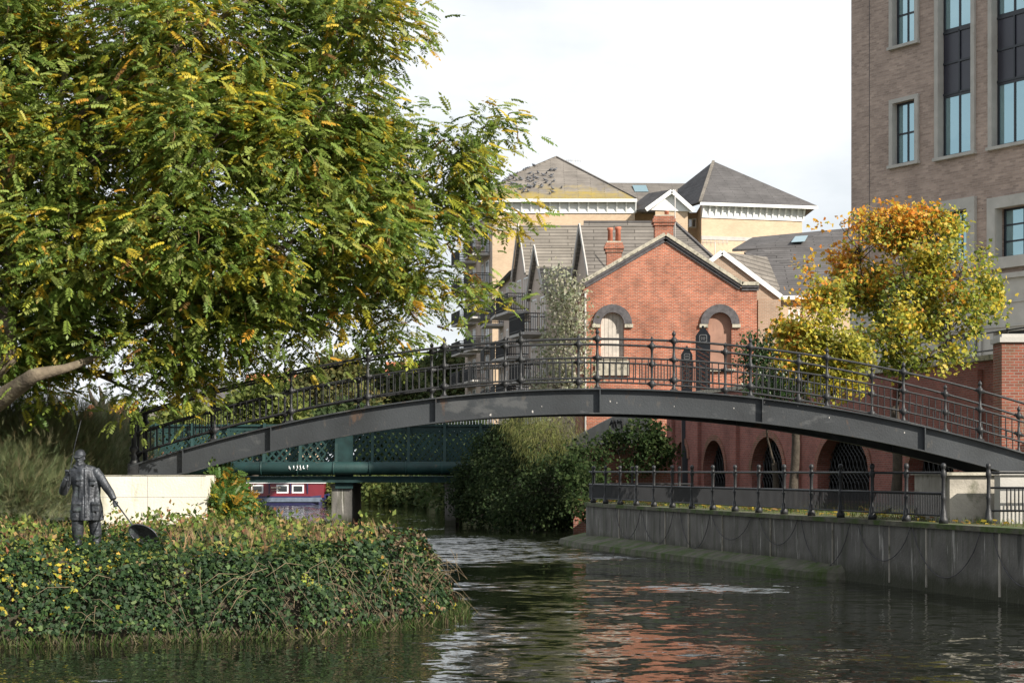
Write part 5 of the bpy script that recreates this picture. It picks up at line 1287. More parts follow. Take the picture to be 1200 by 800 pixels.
# arms
def limb(pts, rad, n=14):
    mb.tube(pts, rad, n)
la = [S(87, 552), S(80, 562, -.03), S(74, 577, -.08), S(75, 569, -.20), S(78, 560, -.27)]        # bent arm, viewer's left
limb([la[0], (la[0]+la[1])/2, la[1], (la[1]+la[2])/2, la[2]], [.105, .10, .092, .088, .08]); limb([la[2], (la[2]+la[3])/2, la[3], la[4]], [.085, .08, .07, .055])
ra = [S(111, 552), S(118, 560, -.03), S(125, 571, -.06), S(130, 578, -.10), S(133.5, 585, -.14)]
limb([ra[0], ra[1], ra[2]], [.105, .092, .085]); limb([ra[2], ra[3], ra[4]], [.085, .075, .06])
def hand(c, d, curl, side):
    """palm plus four curled fingers and a thumb closed round the pole; d = forearm direction, curl = direction the fingers wrap"""
    c, d, curl = Vector(c), Vector(d).normalized(), Vector(curl).normalized(); s = d.cross(curl).normalized()
    loft(mb, [(c-d*.03, .038, .03, s, curl), (c+d*.02, .05, .026, s, curl), (c+d*.06, .052, .024, s, curl)], 12)
    for k, (L_, o_) in enumerate(((.075, -.034), (.085, -.011), (.08, .012), (.065, .034))):
        p = c+d*.055+s*o_; mb.tube([p, p+d*L_*.4+curl*.012, p+d*L_*.45+curl*.05, p+d*.005+curl*.065], [.0145, .014, .013, .011], 6)
    p = c+s*side*.04; mb.tube([p, p+d*.03+s*side*.02+curl*.03, p+d*.04+curl*.065], [.014, .012, .01], 6)
hl, hr = S(79, 556, -.29), S(134.5, 588, -.16)
hand(hl, (.1, -.2, 1), (0, -1, 0), 1); hand(hr, Vector((.35, -.2, -1)), (.3, -1, .1), -1)
raw = mb.build('statue', None, None, fix=True)
mo = raw.modifiers.new('r', 'REMESH'); mo.mode = 'VOXEL'; mo.voxel_size = .011; mo.use_smooth_shade = True
dg = bpy.context.evaluated_depsgraph_get(); me = bpy.data.meshes.new_from_object(raw.evaluated_get(dg)); bpy.data.objects.remove(raw)
# light smoothing of the remeshed surface plus worked clay texture
me.name = 'statue_body'; cv = np.empty(len(me.vertices)*3, np.float32); me.vertices.foreach_get('co', cv); cv = cv.reshape(-1, 3)
ed = np.empty(len(me.edges)*2, np.int32); me.edges.foreach_get('vertices', ed); ed = ed.reshape(-1, 2)
for _ in range(2):
    acc = np.zeros_like(cv); cnt = np.zeros(len(cv)); np.add.at(acc, ed[:, 0], cv[ed[:, 1]]); np.add.at(acc, ed[:, 1], cv[ed[:, 0]]); np.add.at(cnt, ed[:, 0], 1); np.add.at(cnt, ed[:, 1], 1)
    cv = cv*.5+acc/np.maximum(cnt, 1)[:, None]*.5
me.vertices.foreach_set('co', cv.ravel()); me.update()
for p in me.polygons: p.use_smooth = True
st = bpy.data.objects.new('statue', me); COL.objects.link(st); me.materials.clear(); me.materials.append(M['bronze'])
tag(st, 'dark bronze statue of a capped man in a long coat with landing net', 'statue')
# net: pole and hoop with mesh disc
n0, n1 = S(133, 585, -.2), S(156, 616, -1.2); ncc = S(168, 626, -1.4)
mb = MB(); mb.tube([n0+(n0-n1).normalized()*.12, n1], .014, 6); mb.build('net_handle', M['bronze'], st)
mb = MB(); ax = (n1-n0).normalized(); e1 = Vector((1, 0, -.42)).normalized(); e2 = Vector((.15, -.45, .85)); e2 = (e2-e1*e2.dot(e1)).normalized()
hoop = [ncc+e1*.28*math.cos(t)+e2*.19*math.sin(t) for t in [2*math.pi*k/28 for k in range(29)]]; mb.tube(hoop, .016, 6)
nrm_ = e1.cross(e2).normalized(); nrm_ = nrm_ if nrm_.y > 0 else -nrm_
for i in range(-9, 10):
    for (a, b_) in ((e1*.28, e2*.19), (e2*.19, e1*.28)):
        t = i/10; h_ = math.sqrt(1-t*t); pts = [ncc+a*t+b_*q*h_+nrm_*.05*(1-(t*t+q*q*h_*h_)) for q in (-1, -.6, -.2, .2, .6, 1)]
        mb.tube(pts, .008, 4, False)
b_ = len(mb.v); R_ = 5; K = 20
mb.build('landing_net', M['bronze'], st)
mb = MB(); vs = [ncc+nrm_*.04]; fs = []
for r in range(1, R_+1):
    for k in range(K): t = 2*math.pi*k/K; q = r/R_*.98; vs.append(ncc+e1*.28*q*math.cos(t)+e2*.19*q*math.sin(t)+nrm_*.04*(1-q*q))
for k in range(K): fs.append((0, 1+k, 1+(k+1) % K))
for r in range(R_-1):
    for k in range(K): fs.append((1+r*K+k, 1+(r+1)*K+k, 1+(r+1)*K+(k+1) % K, 1+r*K+(k+1) % K))
mb.add(vs, fs, True); nb_ = mb.build('net_bag', M['bronze'], st, fix=False); nb_.modifiers.new('thickness', 'SOLIDIFY').thickness = .008
mb = MB(); mb.tube([S(80.5, 570, -.33), S(83, 545, -.36), S(88, 520, -.40), S(95, 492, -.44)], [.012, .009, .006, .004], 5); mb.build('fishing_rod', M['bronze'], st)
# ================================================================ foliage palettes
G_D, G_M, G_L, YEL, ORA, BRN = (.082, .132, .022), (.150, .208, .040), (.235, .285, .068), (.46, .36, .04), (.44, .25, .03), (.16, .09, .03)
def lumps_px(L): return [(*W(px, py, Y), r*Y/F*kx, r*Y/F*ky, r*Y/F*kz) for (px, py, r, Y, kx, ky, kz) in L]

# ================================================================ the great wingnut tree on the left
big = thing('wingnut_tree', 'huge green and yellow leaved tree spreading over the left end of the footbridge', 'tree', (-14.8, 44.5, 1.2))
BL = []
def bl(px, py, r, Y, kx=1, ky=.95, kz=.7): BL.append((px, py, r, 41.2+(Y-34)*.75, kx, ky, kz))
for q in ((418, 25, 78, 34), (340, 20, 95, 36), (225, 40, 110, 33), (110, 30, 115, 35), (-10, 50, 110, 33),
          (395, 122, 76, 34), (462, 150, 50, 35), (528, 158, 42, 36), (578, 152, 26, 36.5), (440, 192, 72, 35), (540, 190, 36, 36), (345, 170, 90, 33), (240, 160, 100, 32), (120, 170, 105, 32.5), (0, 180, 110, 33),
          (556, 246, 32, 37), (590, 258, 20, 37), (500, 248, 54, 36), (425, 270, 75, 34.5), (325, 280, 84, 33), (215, 280, 92, 32), (95, 290, 92, 32), (-20, 300, 95, 33),
          (545, 345, 20, 37.5), (578, 354, 12, 37.5), (490, 325, 52, 37), (455, 378, 36, 37.5), (400, 350, 52, 36), (330, 352, 56, 34.5), (262, 375, 56, 34), (185, 392, 52, 33.5), (110, 390, 58, 33), (25, 395, 60, 33),
          (355, 398, 26, 36.5), (60, 452, 26, 34), (160, 460, 20, 34.5), (225, 448, 24, 35), (300, 418, 28, 36), (466, 400, 20, 37), (528, 292, 32, 37.5), (478, 338, 40, 37.5), (560, 205, 26, 37), (420, 392, 22, 37), (205, 432, 34, 35), (262, 428, 24, 35.5), (140, 440, 26, 34), (40, 425, 34, 34.5)): bl(*q)
for q in ((60, 120, 120, 39), (200, 130, 120, 39), (330, 150, 105, 39.5), (100, 300, 120, 39), (250, 310, 100, 39.5), (400, 240, 80, 39.5), (-120, 150, 150, 36), (-120, 330, 130, 36), (-250, 220, 150, 38), (20, -90, 140, 37), (200, -90, 130, 37), (-140, -50, 140, 37), (350, -60, 95, 37), (370, 330, 60, 39)): bl(*q)
LB = lumps_px(BL); PIN = T_pinnate(6, 1)
tips, cen, ci, dd = crown(LB, 4300, .45, .11, (.75, -.25))
P, ax, ti = spray(tips, dd, 17, .27, .15)
pxs = P[:, 0]/P[:, 1]*F+HX; pys = HY-(P[:, 2]-EYE)/P[:, 1]*F
keep = (P[:, 2] > 2.6) & ~((pys > 445) & (pxs > 330)) & ~((pxs > 490) & (pys > 395))
P, ax, ti = P[keep], ax[keep], ti[keep]
f1 = fbm(tips, .55); f2 = fbm(tips, 2.2, 9); yp = np.clip(.20+.5*f1+.6*f2+.06*((tips[:, 0] < -5)), .03, .7)
isy = rng.random(len(P)) < yp[ti]
col = pal(len(P), [G_D, G_M, G_L], [3, 5, 3]); cy = pal(len(P), [YEL, ORA, (.33, .32, .04), BRN], [5, 1.4, 5, .6]); col[isy] = cy[isy]
ax[:, 2] *= .38
leaves('crown', P, ax, rdir(len(P))*.55+np.array([0, -.25, 1.0]), rng.uniform(.24, .42, len(P)), PIN, col, M['leaf'], big)
branches('trunk', (-14.8, 44.5, .9), LB, M['bark'], big, .5, 4.6, tips, ci, 900, .3, 5)
# visible limbs: the low one over the bank and a few leaning stems
mb = MB()
for pts, r0, r1 in ((((-50, 500, 36), (0, 465, 35), (40, 440, 34.5), (78, 430, 34.8), (150, 405, 36.5)), .27, .035), (((-40, 470, 36), (5, 415, 35), (15, 330, 34.5), (8, 230, 34), (20, 120, 34)), .28, .10), (((5, 300, 35), (60, 260, 34.5), (70, 150, 34), (90, 30, 34)), .14, .05),
                    (((60, 430, 35), (110, 350, 34), (150, 285, 33.6), (190, 220, 33.6), (240, 150, 34)), .11, .015), (((100, 400, 35), (260, 340, 35), (400, 250, 35.5), (520, 190, 36)), .10, .012), (((10, 200, 35), (120, 120, 34), (230, 40, 34), (320, -20, 34)), .12, .03)):
    pp = [W(a_, b_, c_+(4.6 if r0 > .26 and b_ > 400 else 6.9)) for a_, b_, c_ in pts]; fine_ = []
    for i in range(len(pp)-1):
        for k in range(5):
            q = pp[i].lerp(pp[i+1], k/5); q += Vector((noise.noise(q*.8), noise.noise(q*.8+Vector((5, 0, 0))), noise.noise(q*.8+Vector((0, 5, 0)))))*.14; fine_.append(q)
    n = len(fine_); mb.tube(fine_, [r0+(r1-r0)*k/n for k in range(n)], 9)
mb.build('limb', M['bark'], big)
# hanging seed catkins
sel = rng.choice(len(tips), 380); V = []; mb = MB()
for j in sel:
    p = tips[j]; pyj = HY-(p[2]-EYE)/p[1]*F
    if p[2] < 3.3: continue
    q = Vector(p)+Vector((random.uniform(-.2, .2), -.15, -.05)); l = random.uniform(.25, .45); mb.tube([q, q+Vector((.02, 0, -l*.5)), q+Vector((random.uniform(-.04, .04), 0, -l))], [.008, .013, .006], 4, False)
M['catkin'] = mat('catkin', (.16, .10, .045), .9, var=.4, vscale=9)
tag(mb.build('catkins', M['catkin'], big), kind='stuff')

# ================================================================ generic shrubs and trees
def shrub(name, lbl, cat, lumps, ntwig, per, spread, size, tmpl, cols, wts, mt='leaf', trunk=None, shell=.5, jit=.12, droop=.1, group=None, up=.6, tr=(.12, .3), ntip=150, bark='bark_dark', zmin=None, colfn=None, stems=True, rl=.32, gap=None):
    L_ = lumps_px(lumps); c = trunk or (sum(l[0] for l in L_)/len(L_), sum(l[1] for l in L_)/len(L_), GZ-.3)
    t_ = thing(name, lbl, cat, c, 0, group)
    tips, cen, ci, dd = crown(L_, ntwig, shell, jit, gap); P, ax, ti = spray(tips, dd, per, spread, droop)
    zm = zmin if zmin is not None else c[2]+.05
    keep = P[:, 2] > zm; P, ax, ti = P[keep], ax[keep], ti[keep]
    ax = ax+np.array([0, 0, up]); col = pal(len(P), cols, wts)
    if colfn is not None: col = colfn(P, tips, ti, col)
    leaves('crown', P, ax, rdir(len(P))*.8+np.array([.2, -.4, .7]), rng.uniform(size[0], size[1], len(P)), tmpl, col, M[mt], t_)
    if stems: branches('trunk', c, L_, M[bark], t_, tr[0], c[2]+tr[1], tips, ci, ntip, rl, hash(lbl) % 90)
    return t_
SIMP, LOB, BLD, FEA = T_simple(), T_lobed(), T_blade(), T_feather()
def maple_col(f0):
    def fn(P, tips, ti, col):
        f = fbm(tips, .7, f0); hgt = (tips[:, 2]-tips[:, 2].min())/(np.ptp(tips[:, 2])+1e-6); left = (tips[:, 0].max()-tips[:, 0])/(np.ptp(tips[:, 0])+1e-6)
        o = np.clip(-.45+1.35*hgt*(.35+.9*left)+.9*f, 0, .95)[ti]; r = rng.random(len(P)); n = len(P)
        orange = pal(n, [(.55, .27, .03), (.48, .18, .025), (.52, .36, .05)], [4, 2, 3]); yel = pal(n, [(.46, .39, .05), (.32, .32, .05), (.50, .38, .04)], [3, 3, 2])
        c = np.where((r < o)[:, None], orange, col); r2 = rng.random(n); yy = np.clip(.45+.7*fbm(tips, 1.1, f0+5), .1, .9)[ti]
        return np.where(((r >= o) & (r2 < yy))[:, None], yel, c)
    return fn
# the two autumn maples on the bank
shrub('maple_tree', 'large autumn tree turning orange at the top, right of the pair behind the footbridge', 'tree',
      [(1062, 335, 62, 58, 1, 1, 1), (1010, 290, 42, 58.5, 1, 1, .9), (1045, 268, 32, 58, 1, 1, 1), (1085, 280, 38, 57.5, 1, 1, .9), (1125, 310, 36, 57.5, 1, 1, .8), (1150, 350, 34, 57.5, 1, 1, .8), (1110, 370, 48, 57, 1, 1, .9), (1040, 385, 44, 57, 1, 1, .8), (985, 262, 24, 59, 1, 1, .8), (1100, 412, 34, 57, 1, 1, .6), (1060, 420, 28, 57, 1, 1, .6), (1168, 335, 17, 57.5, 1, 1, .7), (1000, 340, 36, 59, 1, 1, .8), (1080, 255, 18, 58, 1, 1, .8), (1112, 262, 14, 58, 1, 1, .8)],
      1900, 15, .16, (.08, .15), LOB, [(.15, .19, .03), (.21, .24, .035), (.08, .12, .02)], [3, 3, 2], 'leaf', (XW(1050, 58), 58, GZ-.1), .35, .15, .35, None, -.1, (.17, 3.2), 350, 'bark_dark', None, maple_col(3), True, .4, (1.15, -.01))
shrub('maple_tree', 'smaller orange and yellow autumn tree, left of the pair behind the footbridge', 'tree',
      [(950, 385, 42, 54, 1, 1, .9), (925, 375, 22, 54, 1, 1, .8), (975, 410, 34, 53.6, 1, 1, .8), (965, 345, 24, 54, 1, 1, .7), (950, 318, 14, 54, 1, 1, .7), (940, 425, 30, 53.6, 1, 1, .7), (985, 450, 26, 53.2, 1, 1, .6), (995, 415, 28, 53.2, 1, 1, .7)],
      860, 15, .15, (.08, .14), LOB, [(.22, .23, .035), (.30, .28, .04), (.11, .13, .02)], [3, 3, 2], 'leaf', (XW(931, 54), 54, GZ-.1), .35, .15, .35, None, -.1, (.14, 3.0), 200, 'bark_dark', None, maple_col(7), True, .4, (1.2, -.08))
shrub('evergreen_shrub', 'dark evergreen shrub in front of the brown boarded window of the red gable', 'shrub', [(903, 430, 34, 66, 1, 1, 1), (885, 415, 22, 66, 1, 1, .9), (930, 450, 34, 65, 1, 1, .8), (900, 460, 30, 65, 1, 1, .8)], 420, 12, .16, (.09, .16), SIMP, [(.02, .045, .014), (.03, .06, .018), (.045, .08, .02)], [3, 3, 1], 'leaf_gloss', (XW(908, 66), 66, GZ-.1), tr=(.12, 1.5))
# climbing shrub on the corner of the red house
shrub('climbing_shrub', 'grey green shrub climbing the left corner of the red brick gable', 'shrub',
      [(655, 345, 22, 93.5, .9, 1, 1), (668, 375, 22, 93.5, .8, 1, 1.2), (655, 405, 24, 93.5, .9, 1, 1.2), (672, 435, 24, 93.5, .9, 1, 1.2), (648, 450, 26, 93.5, 1, 1, 1), (678, 345, 10, 94, .8, .6, 1), (650, 325, 11, 93.5, 1.2, 1, .8), (684, 400, 9, 94.3, .6, .5, 3)],
      400, 11, .30, (.12, .24), SIMP, [(.28, .29, .20), (.19, .20, .12), (.36, .35, .27)], [3, 3, 2], 'leaf_soft', (XW(660, 93.5), 93.5, GZ-.1), tr=(.12, 2.5))
# dense bank bushes under the middle of the footbridge
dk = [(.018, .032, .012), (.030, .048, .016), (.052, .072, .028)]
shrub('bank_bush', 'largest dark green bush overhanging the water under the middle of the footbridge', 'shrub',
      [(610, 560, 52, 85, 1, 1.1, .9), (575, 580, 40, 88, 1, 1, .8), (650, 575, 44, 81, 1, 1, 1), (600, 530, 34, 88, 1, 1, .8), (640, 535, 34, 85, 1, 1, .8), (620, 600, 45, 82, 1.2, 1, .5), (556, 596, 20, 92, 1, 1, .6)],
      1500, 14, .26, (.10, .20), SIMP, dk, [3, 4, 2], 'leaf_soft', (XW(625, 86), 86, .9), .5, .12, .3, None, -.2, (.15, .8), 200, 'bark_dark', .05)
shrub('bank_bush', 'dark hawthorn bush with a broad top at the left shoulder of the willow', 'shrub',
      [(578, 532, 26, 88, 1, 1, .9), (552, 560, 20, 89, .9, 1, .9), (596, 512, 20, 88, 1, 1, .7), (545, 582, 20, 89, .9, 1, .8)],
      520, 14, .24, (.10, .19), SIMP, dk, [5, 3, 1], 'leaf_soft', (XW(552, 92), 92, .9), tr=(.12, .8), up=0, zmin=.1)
wl = [(.15, .165, .05), (.22, .22, .08), (.09, .11, .035)]
shrub('willow_bush', 'yellow green willow catching the light just under the footbridge arch', 'shrub',
      [(620, 498, 24, 83, 1.2, 1, .8), (655, 503, 26, 82, 1.1, 1, .8), (635, 520, 30, 81.5, 1.1, 1, .8), (600, 512, 20, 88, 1, 1, .8), (678, 520, 18, 85, 1, 1, .9), (600, 497, 12, 86, 1, 1, .7)],
      620, 12, .26, (.16, .34), BLD, wl, [3, 3, 2], 'leaf_soft', (XW(640, 88), 88, 1.0), tr=(.12, 1.2), droop=.9, up=-.5, zmin=.1)
T_wide = (T_blade()[0]*np.array([2.2, 1, 1]), T_blade()[1])
shrub('creeper_bush', 'leafy creeper hanging on the corrugated fence and old wall behind the bend', 'shrub',
      [(690, 540, 22, 79, 1, .6, 1), (720, 518, 14, 79.5, 1.2, .4, .7), (755, 510, 22, 79, 1, .5, .8), (770, 530, 20, 79, 1, .5, 1), (688, 568, 20, 76, 1, .7, 1), (683, 590, 18, 74, .8, 1, 1), (740, 548, 12, 79, 1, .4, .8), (672, 560, 18, 78, 1, 1, 1.4)],
      480, 13, .16, (.09, .17), LOB, [(.022, .040, .013), (.038, .060, .018), (.058, .08, .028)], [3, 3, 1], 'leaf_soft', (XW(700, 79), 79, GZ-.2), tr=(.08, .8), zmin=.1)
# left: feathery shrubs behind the statue
ft = [(.15, .17, .08), (.10, .13, .06), (.20, .20, .11), (.14, .12, .065)]
shrub('tamarisk_bush', 'tall feathery grey green shrub behind the statue at the left edge', 'shrub',
      [(30, 520, 62, 42.5, 1, 1, .8), (-40, 510, 70, 42.5, 1, 1, .8), (75, 515, 50, 43.5, 1, 1, .8), (95, 555, 38, 43.5, 1, .9, .7), (40, 575, 50, 42, 1.2, 1, .5), (5, 560, 55, 41.5, 1, 1, .6)],
      2300, 14, .22, (.18, .38), FEA, ft, [3, 4, 2, 1], 'leaf_soft', (XW(40, 43.5), 43.5, 1.1), .3, .12, 0, None, 1.1, (.14, .5), 260)
shrub('tamarisk_bush', 'lighter feathery shrub directly left of the bridge end post', 'shrub',
      [(130, 520, 38, 50, .9, 1, 1), (150, 545, 30, 50, .8, 1, 1), (118, 550, 34, 49, 1, 1, .8)],
      900, 13, .22, (.18, .36), FEA, [(.21, .23, .12), (.15, .18, .09), (.26, .26, .16)], [3, 3, 2], 'leaf_soft', (XW(132, 50), 50, 1.1), .3, .12, 0, None, 1.1, (.1, .5), 160)
# sumac by the white block and shrubs at its foot
shrub('sumac_bush', 'green and orange sumac arching beside the right side of the white block', 'shrub',
      [(258, 566, 12, 43, 1, 1, .9), (266, 580, 13, 43, 1, 1, .8), (252, 588, 12, 42.5, 1, 1, .8), (280, 594, 10, 43.5, 1, 1, .7), (262, 592, 12, 42, 1, 1, .7)],
      150, 8, .12, (.20, .34), PIN, [(.06, .12, .025), (.09, .15, .03), (.35, .20, .03), (.38, .28, .03)], [5, 4, 1.3, 1], 'leaf', (XW(262, 43), 43, 1.1), .3, .1, .2, None, .3, (.04, .3), 60)
shrub('bramble_bush', 'low dark bramble mound between the sumac and the red boat', 'shrub',
      [(298, 608, 14, 44.5, 1.3, .8, .7), (318, 614, 10, 44.5, 1.2, .8, .6)], 160, 12, .1, (.06, .12), SIMP, dk, [3, 3, 2], 'leaf_soft', (XW(302, 44.5), 44.5, 1.0), tr=(.03, .2), zmin=.6)

# ---------------- trees behind the bridges
ol = [(.07, .095, .035), (.10, .12, .045), (.13, .14, .06), (.045, .07, .025)]
TL = [
 ('broad olive green tree left of the apartment blocks, above the bridge rail', [(520, 465, 36, 190, 1, 1, .9), (495, 450, 28, 190, 1, 1, .9), (535, 435, 22, 190, .8, 1, .9), (520, 425, 16, 190, 1, 1, .7)], 900, 0),
 ('rounded green tree below the far terracotta roof', [(455, 462, 34, 180, 1, 1, .8), (430, 455, 26, 180, 1, 1, .8), (480, 470, 28, 180, 1, 1, .8)], 700, 0),
 ('tall olive tree just right of the orange roofed house', [(390, 450, 30, 175, 1, 1, 1), (405, 438, 20, 175, 1, 1, .8), (365, 462, 26, 175, 1, 1, .8), (415, 475, 30, 172, 1, 1, .6)], 800, 1),
 ('pale lime green tree in front of the dark slate roof', [(300, 478, 26, 150, 1, 1, .8), (320, 468, 20, 150, 1, 1, .8), (280, 488, 20, 150, 1, 1, .7), (335, 485, 20, 150, 1, 1, .7)], 600, 2),
 ('yellowish tree low behind the left part of the green bridge', [(215, 500, 24, 140, 1.2, 1, .8), (190, 508, 20, 140, 1, 1, .7), (245, 505, 18, 140, 1, 1, .7)], 420, 2),
 ('dark tree seen through the lattice of the green bridge, right of its blue pillar', [(470, 525, 30, 157, 1.2, 1, .7), (500, 512, 30, 158, 1.2, 1, .7), (450, 540, 24, 156, 1.2, 1, .6)], 700, 3),
 ('dark tree behind the right end of the green lattice, beside the hawthorn', [(545, 515, 30, 150, 1.1, 1, .7), (560, 535, 26, 149, 1.1, 1, .7), (528, 540, 24, 150, 1.1, 1, .7)], 600, 3),
 ('dark bushy tree filling the gap below the bridge rail at the centre left', [(360, 505, 30, 160, 1.4, 1, .7), (420, 500, 30, 160, 1.4, 1, .7), (300, 512, 28, 160, 1.3, 1, .6)], 600, 3),
]
for i, (lbl, lm, n, k) in enumerate(TL):
    cols = [ol, [(.09, .105, .04), (.12, .125, .045), (.16, .14, .05)], [(.14, .17, .045), (.19, .21, .06), (.10, .13, .035)], [(.035, .055, .02), (.055, .08, .03)]][k]
    Y = lm[0][3]
    shrub('tree', lbl, 'tree', lm, n, 11, .5, (.35, .62), SIMP, cols, [1]*len(cols), 'leaf_soft', (XW(lm[0][0], Y), Y, 1.0), .45, .12, .1, 'trees beyond the green bridge', 0, (.3, 2.5), 60)
# far bank hedge, one tree after another
HB = [(405, 572, 16, 158), (440, 570, 20, 156), (470, 568, 22, 153), (500, 566, 22, 150), (525, 568, 20, 145), (372, 560, 18, 168), (340, 556, 20, 172), (300, 552, 24, 174), (255, 552, 26, 176), (205, 548, 28, 178), (548, 560, 26, 130), (150, 545, 30, 180), (90, 540, 34, 180), (30, 540, 34, 180)]
lb = ['low leafy bush on the far bank beside the first green bridge pier', 'pale leafy bush on the far bank seen under the green bridge', 'olive bush on the far bank, midway between the two piers', 'dark bush on the far bank left of the second pier', 'dark bush at the water right of the second pier',
      'bush behind the stern of the red boat', 'bush behind the windows of the red boat', 'bush behind the red boat next to the sumac', 'far bush hidden mostly by the white block', 'far bush behind the bridge end post', 'bush between the second pier and the big bank bush', 'far bush behind the lighter feathery shrub', 'far bush behind the tall feathery shrub', 'far bush at the extreme left']
for (px, py, r, Y), l_ in zip(HB, lb):
    Y -= 9; py += 7
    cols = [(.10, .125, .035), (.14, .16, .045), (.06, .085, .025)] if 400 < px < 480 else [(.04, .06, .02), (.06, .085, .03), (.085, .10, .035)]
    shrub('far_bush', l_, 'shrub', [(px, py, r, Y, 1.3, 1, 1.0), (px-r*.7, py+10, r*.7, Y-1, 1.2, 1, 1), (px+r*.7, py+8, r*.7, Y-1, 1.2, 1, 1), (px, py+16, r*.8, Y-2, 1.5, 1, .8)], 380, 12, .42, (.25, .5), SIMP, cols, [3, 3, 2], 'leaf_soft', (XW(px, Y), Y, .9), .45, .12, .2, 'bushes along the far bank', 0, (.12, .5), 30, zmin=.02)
# bare pollard trunk behind the feathery shrubs
pt_ = thing('pollard_tree', 'bare dark pollarded trunk behind the feathery shrubs', 'tree', (XW(122, 62), 62, 1.2)); mb = MB()
mb.tube([W(122, 590, 62), W(121, 540, 62), W(120, 500, 62), W(119, 478, 62)], [.34, .28, .26, .3], 10)
for q in (((119, 480), (108, 468), (104, 455)), ((120, 482), (132, 470), (140, 462)), ((119, 478), (120, 465), (116, 452)), ((121, 500), (134, 488), (146, 486))):
    mb.tube([W(a, b_, 62) for a, b_ in q], [.13, .08, .03], 7)
mb.build('trunk', M['bark_dark'], pt_)

# ================================================================ ivy and undergrowth on the island
def island_pts(n, x0, x1, y0, y1, dmin, dmax, power=1):
    out = []
    tot = 0
    while tot < n:
        P_ = np.stack([rng.uniform(x0, x1, n*3), rng.uniform(y0, y1, n*3)], 1); d = sdist(P_, isl); k = (d > dmin) & (d < dmax); P_ = P_[k]
        vis = np.abs(P_[:, 0]) < P_[:, 1]*.30+1.0; P_ = P_[vis]; out.append(P_); tot += len(P_)
    return np.concatenate(out)[:n]
def on_island(P_, lift=0):
    h_ = isl_h(P_); e = .06; hx = isl_h(P_+np.array([e, 0])); hy = isl_h(P_+np.array([0, e]))
    N_ = norm(np.stack([-(hx-h_)/e, -(hy-h_)/e, np.ones(len(h_))], 1)); return np.concatenate([P_, (h_+lift)[:, None]], 1), N_
# steep face: sample by height so that the near vertical side is well covered
Pf = island_pts(52000, -16, 0, 26.4, 46, -.30, .75); Pt = island_pts(20000, -16, 0, 27.5, 46, .6, 12)
A_, NA = on_island(Pf); k = A_[:, 2] > .10; A_, NA = A_[k], NA[k]
B2, NB = on_island(Pt); PA = np.concatenate([A_, B2]); NN = np.concatenate([NA, NB])
bulge = fbm(PA, 1.1, 5)*.26+fbm(PA, 3.1, 15)*.10+.04; off = rng.uniform(0, .16, len(PA))+np.clip(bulge, 0, .3); PA = PA+NN*off[:, None]
steep = np.clip(1-NN[:, 2], 0, 1)[:, None]
ax = rdir(len(PA))*.7+np.array([0, -.15, -.9])*steep+NN*.15+np.array([0, 0, .35])*(1-steep)
col = pal(len(PA), [(.012, .030, .010), (.020, .044, .013), (.034, .066, .018), (.07, .11, .03)], [4, 4, 2, .8])
pt2 = fbm(PA, .8, 44); lt2 = rng.random(len(PA)) < np.clip(1.0*pt2-.22, 0, .4); col[lt2] = pal(len(PA), [(.08, .12, .03), (.12, .15, .04), (.05, .08, .02)], [2, 1, 2])[lt2]; dr2 = rng.random(len(PA)) < np.clip(.28+1.2*fbm(PA, 1.2, 88)-.35*np.abs(PA[:, 0]+1.5), 0, .35); col[dr2] = pal(len(PA), [(.14, .09, .05), (.2, .15, .09), (.08, .05, .03)], [2, 1, 2])[dr2]
f = fbm(PA, 1.4, 21); yel = rng.random(len(PA)) < np.clip(.8*(f-.28), .005, .3)+.06*(PA[:, 0] < -6.5); cy = pal(len(PA), [(.32, .26, .03), (.22, .24, .04), (.38, .22, .03)], [3, 3, 1]); col[yel] = cy[yel]
tag(leaves('ivy', PA, ax, NN+rdir(len(PA))*.45, rng.uniform(.035, .095, len(PA)), LOB, col, M['leaf_ivy']), 'dense green ivy with yellow patches covering the steep bank below the statue', 'ivy', kind='stuff')
# sunlit herbs on top
Ph = island_pts(15000, -15, -.4, 29.6, 45, 1.0, 12); C2, NC = on_island(Ph)
fh = fbm(C2, .9, 33); lift = rng.random(len(C2))*(.10+.62*np.clip(fbm(C2, 1.7, 12)+.22, 0, 1)*np.clip((C2[:, 1]-30)/4, .35, 1)); 
pxh = C2[:, 0]/C2[:, 1]*F+HX; near = (pxh > 72) & (pxh < 195) & (C2[:, 1] < 37.4); lift = np.where(near, lift*.12-.03, lift); C2[:, 2] += lift
col = pal(len(C2), [(.10, .15, .035), (.16, .20, .05), (.26, .27, .07), (.30, .20, .08), (.06, .10, .025)], [4, 4, 2.5, 1.3, 3])
br_ = rng.random(len(C2)) < np.clip(.10+.8*fbm(C2, .8, 71), .02, .6); cb2 = pal(len(C2), [(.22, .10, .055), (.30, .18, .10), (.34, .26, .12)], [2, 2, 2]); col[br_] = cb2[br_]
blk = (pxh > 128) & (pxh < 262) & (C2[:, 1] > 37.5) & (C2[:, 1] < 41.5); C2[:, 2] += np.where(blk, .28*rng.random(len(C2)), 0)
tag(leaves('undergrowth', C2, rdir(len(C2))*.8+np.array([0, 0, .8]), rdir(len(C2))*.8+np.array([0, -.3, .8]), rng.uniform(.07, .15, len(C2)), SIMP, col, M['leaf_soft']), 'sunlit low herbs with yellow and brown leaves on top of the bank', 'undergrowth', kind='stuff')
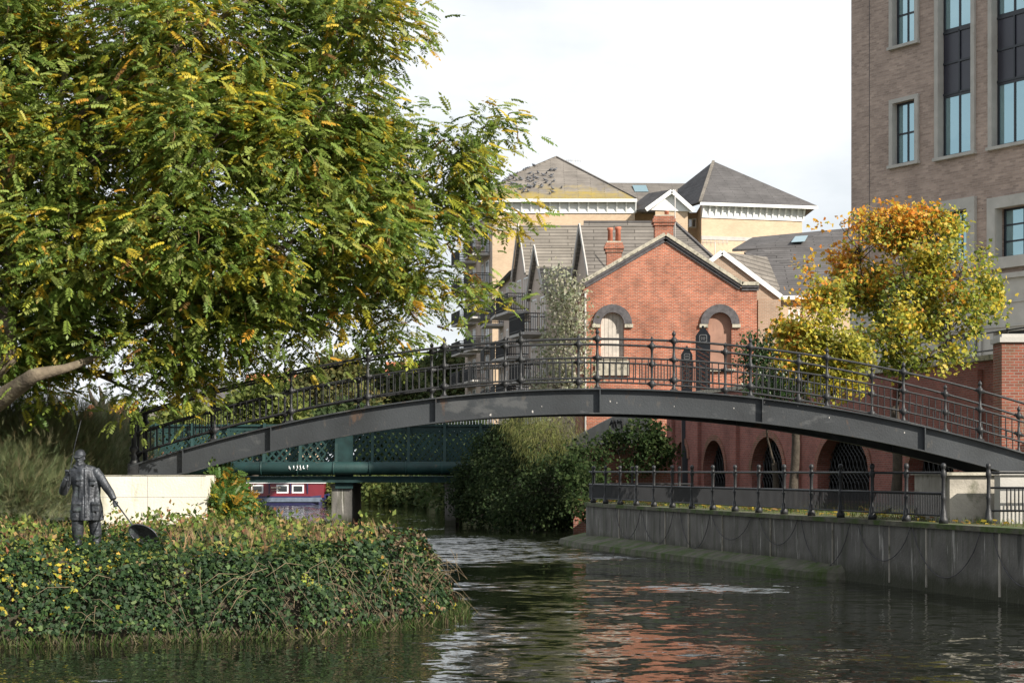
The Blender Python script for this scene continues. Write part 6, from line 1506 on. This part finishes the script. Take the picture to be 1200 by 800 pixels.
# dry upright stalks
Pd = island_pts(2300, -13, -.8, 30.2, 44, 1.1, 11); D2, ND = on_island(Pd); fd = fbm(D2, .7, 55); pxh = D2[:, 0]/D2[:, 1]*F+HX; k = ((fd > .14) | ((pxh > 340) & (pxh < 520) & (fbm(D2, 1.5, 91) > .02)) | ((pxh > 150) & (pxh < 250) & (D2[:, 1] > 38) & (D2[:, 1] < 41.3) & (rng.random(len(D2)) < .7))) & ~((pxh > 66) & (pxh < 200) & (D2[:, 1] < 37.6)); D2 = D2[k]
tag(leaves('dry_stalks', D2, rdir(len(D2))*.28+np.array([0, 0, 1]), rdir(len(D2))+np.array([0, -1, 0]), rng.uniform(.25, .5, len(D2)), T_feather(9, 5), pal(len(D2), [(.22, .13, .08), (.30, .21, .12), (.15, .09, .05)], [3, 3, 2]), M['leaf_soft']), 'dry brown seed stalks standing among the herbs on the bank top', 'dry stalks', kind='stuff')
# straggling stems and grass at the waterline
Pg = island_pts(2600, -16, 0, 26.2, 40, -.42, .12); G2, NG = on_island(Pg); G2[:, 2] = np.clip(G2[:, 2], .0, .5)
colg = pal(len(G2), [(.05, .08, .02), (.09, .10, .04), (.15, .12, .07), (.03, .055, .016)], [3, 2, 2, 3])
tag(leaves('waterside_grass', G2, rdir(len(G2))*.7+NG*.5+np.array([0, -.15, .35]), rdir(len(G2))+np.array([0, -.5, .5]), rng.uniform(.10, .28, len(G2)), T_wide, colg, M['leaf_soft']), 'straggly grass and weeds trailing at the waterline of the bank', 'grass', kind='stuff')
mb = MB()
for k in range(150):
    x = random.uniform(-4.2, -.9) if k % 4 else random.uniform(-8, -.9); yb = np.interp(x, isl[2:7, 0], isl[2:7, 1]); zt2 = random.uniform(.35, 1.25)
    a = Vector((x, yb+.35-zt2*.1, zt2)); d = Vector((random.uniform(-.9, .9), random.uniform(-.5, -.15), random.uniform(-.7, -.1)))
    mb.tube([a+Vector((0, .1, 0)), a+d*.35+Vector((0, -.12, .12)), a+d*.8+Vector((0, -.1, 0))], [.005, .005, .003], 4, False)
M['twig'] = mat('dry_twig', (.17, .13, .08), .9, var=.3); tag(mb.build('trailing_stems', M['twig']), 'tangle of pale dry stems trailing down the right end of the ivy bank', 'stems', kind='stuff')
# verge: grass and fallen leaves behind the river wall
n = 9000; yy = rng.uniform(38, 72, n); xx = wallx(yy)+.5+rng.random(n)*np.clip(8, 0, 9); V3 = np.stack([xx, yy, np.full(n, GZ+.01)], 1)
tag(leaves('verge_grass', V3, rdir(n)*.5+np.array([0, 0, 1]), rdir(n)+np.array([0, -.6, 0]), rng.uniform(.07, .18, n), T_wide, pal(n, [(.06, .09, .02), (.09, .12, .03), (.13, .13, .05)], [3, 3, 1]), M['leaf_soft']), 'short rough grass of the verge behind the river wall', 'grass', kind='stuff')
n = 1100; yy = rng.uniform(38, 70, n); xx = wallx(yy)+.5+rng.random(n)*7; V3 = np.stack([xx, yy, GZ+.03+rng.random(n)*.06], 1)
tag(leaves('fallen_leaves', V3, rdir(n)*np.array([1, 1, .3]), rdir(n)*.4+np.array([0, 0, 1]), rng.uniform(.08, .17, n), LOB, pal(n, [(.34, .25, .04), (.30, .17, .03), (.2, .12, .05)], [3, 1, 1]), M['leaf_soft']), 'yellow fallen leaves scattered over the verge grass', 'leaves', kind='stuff')
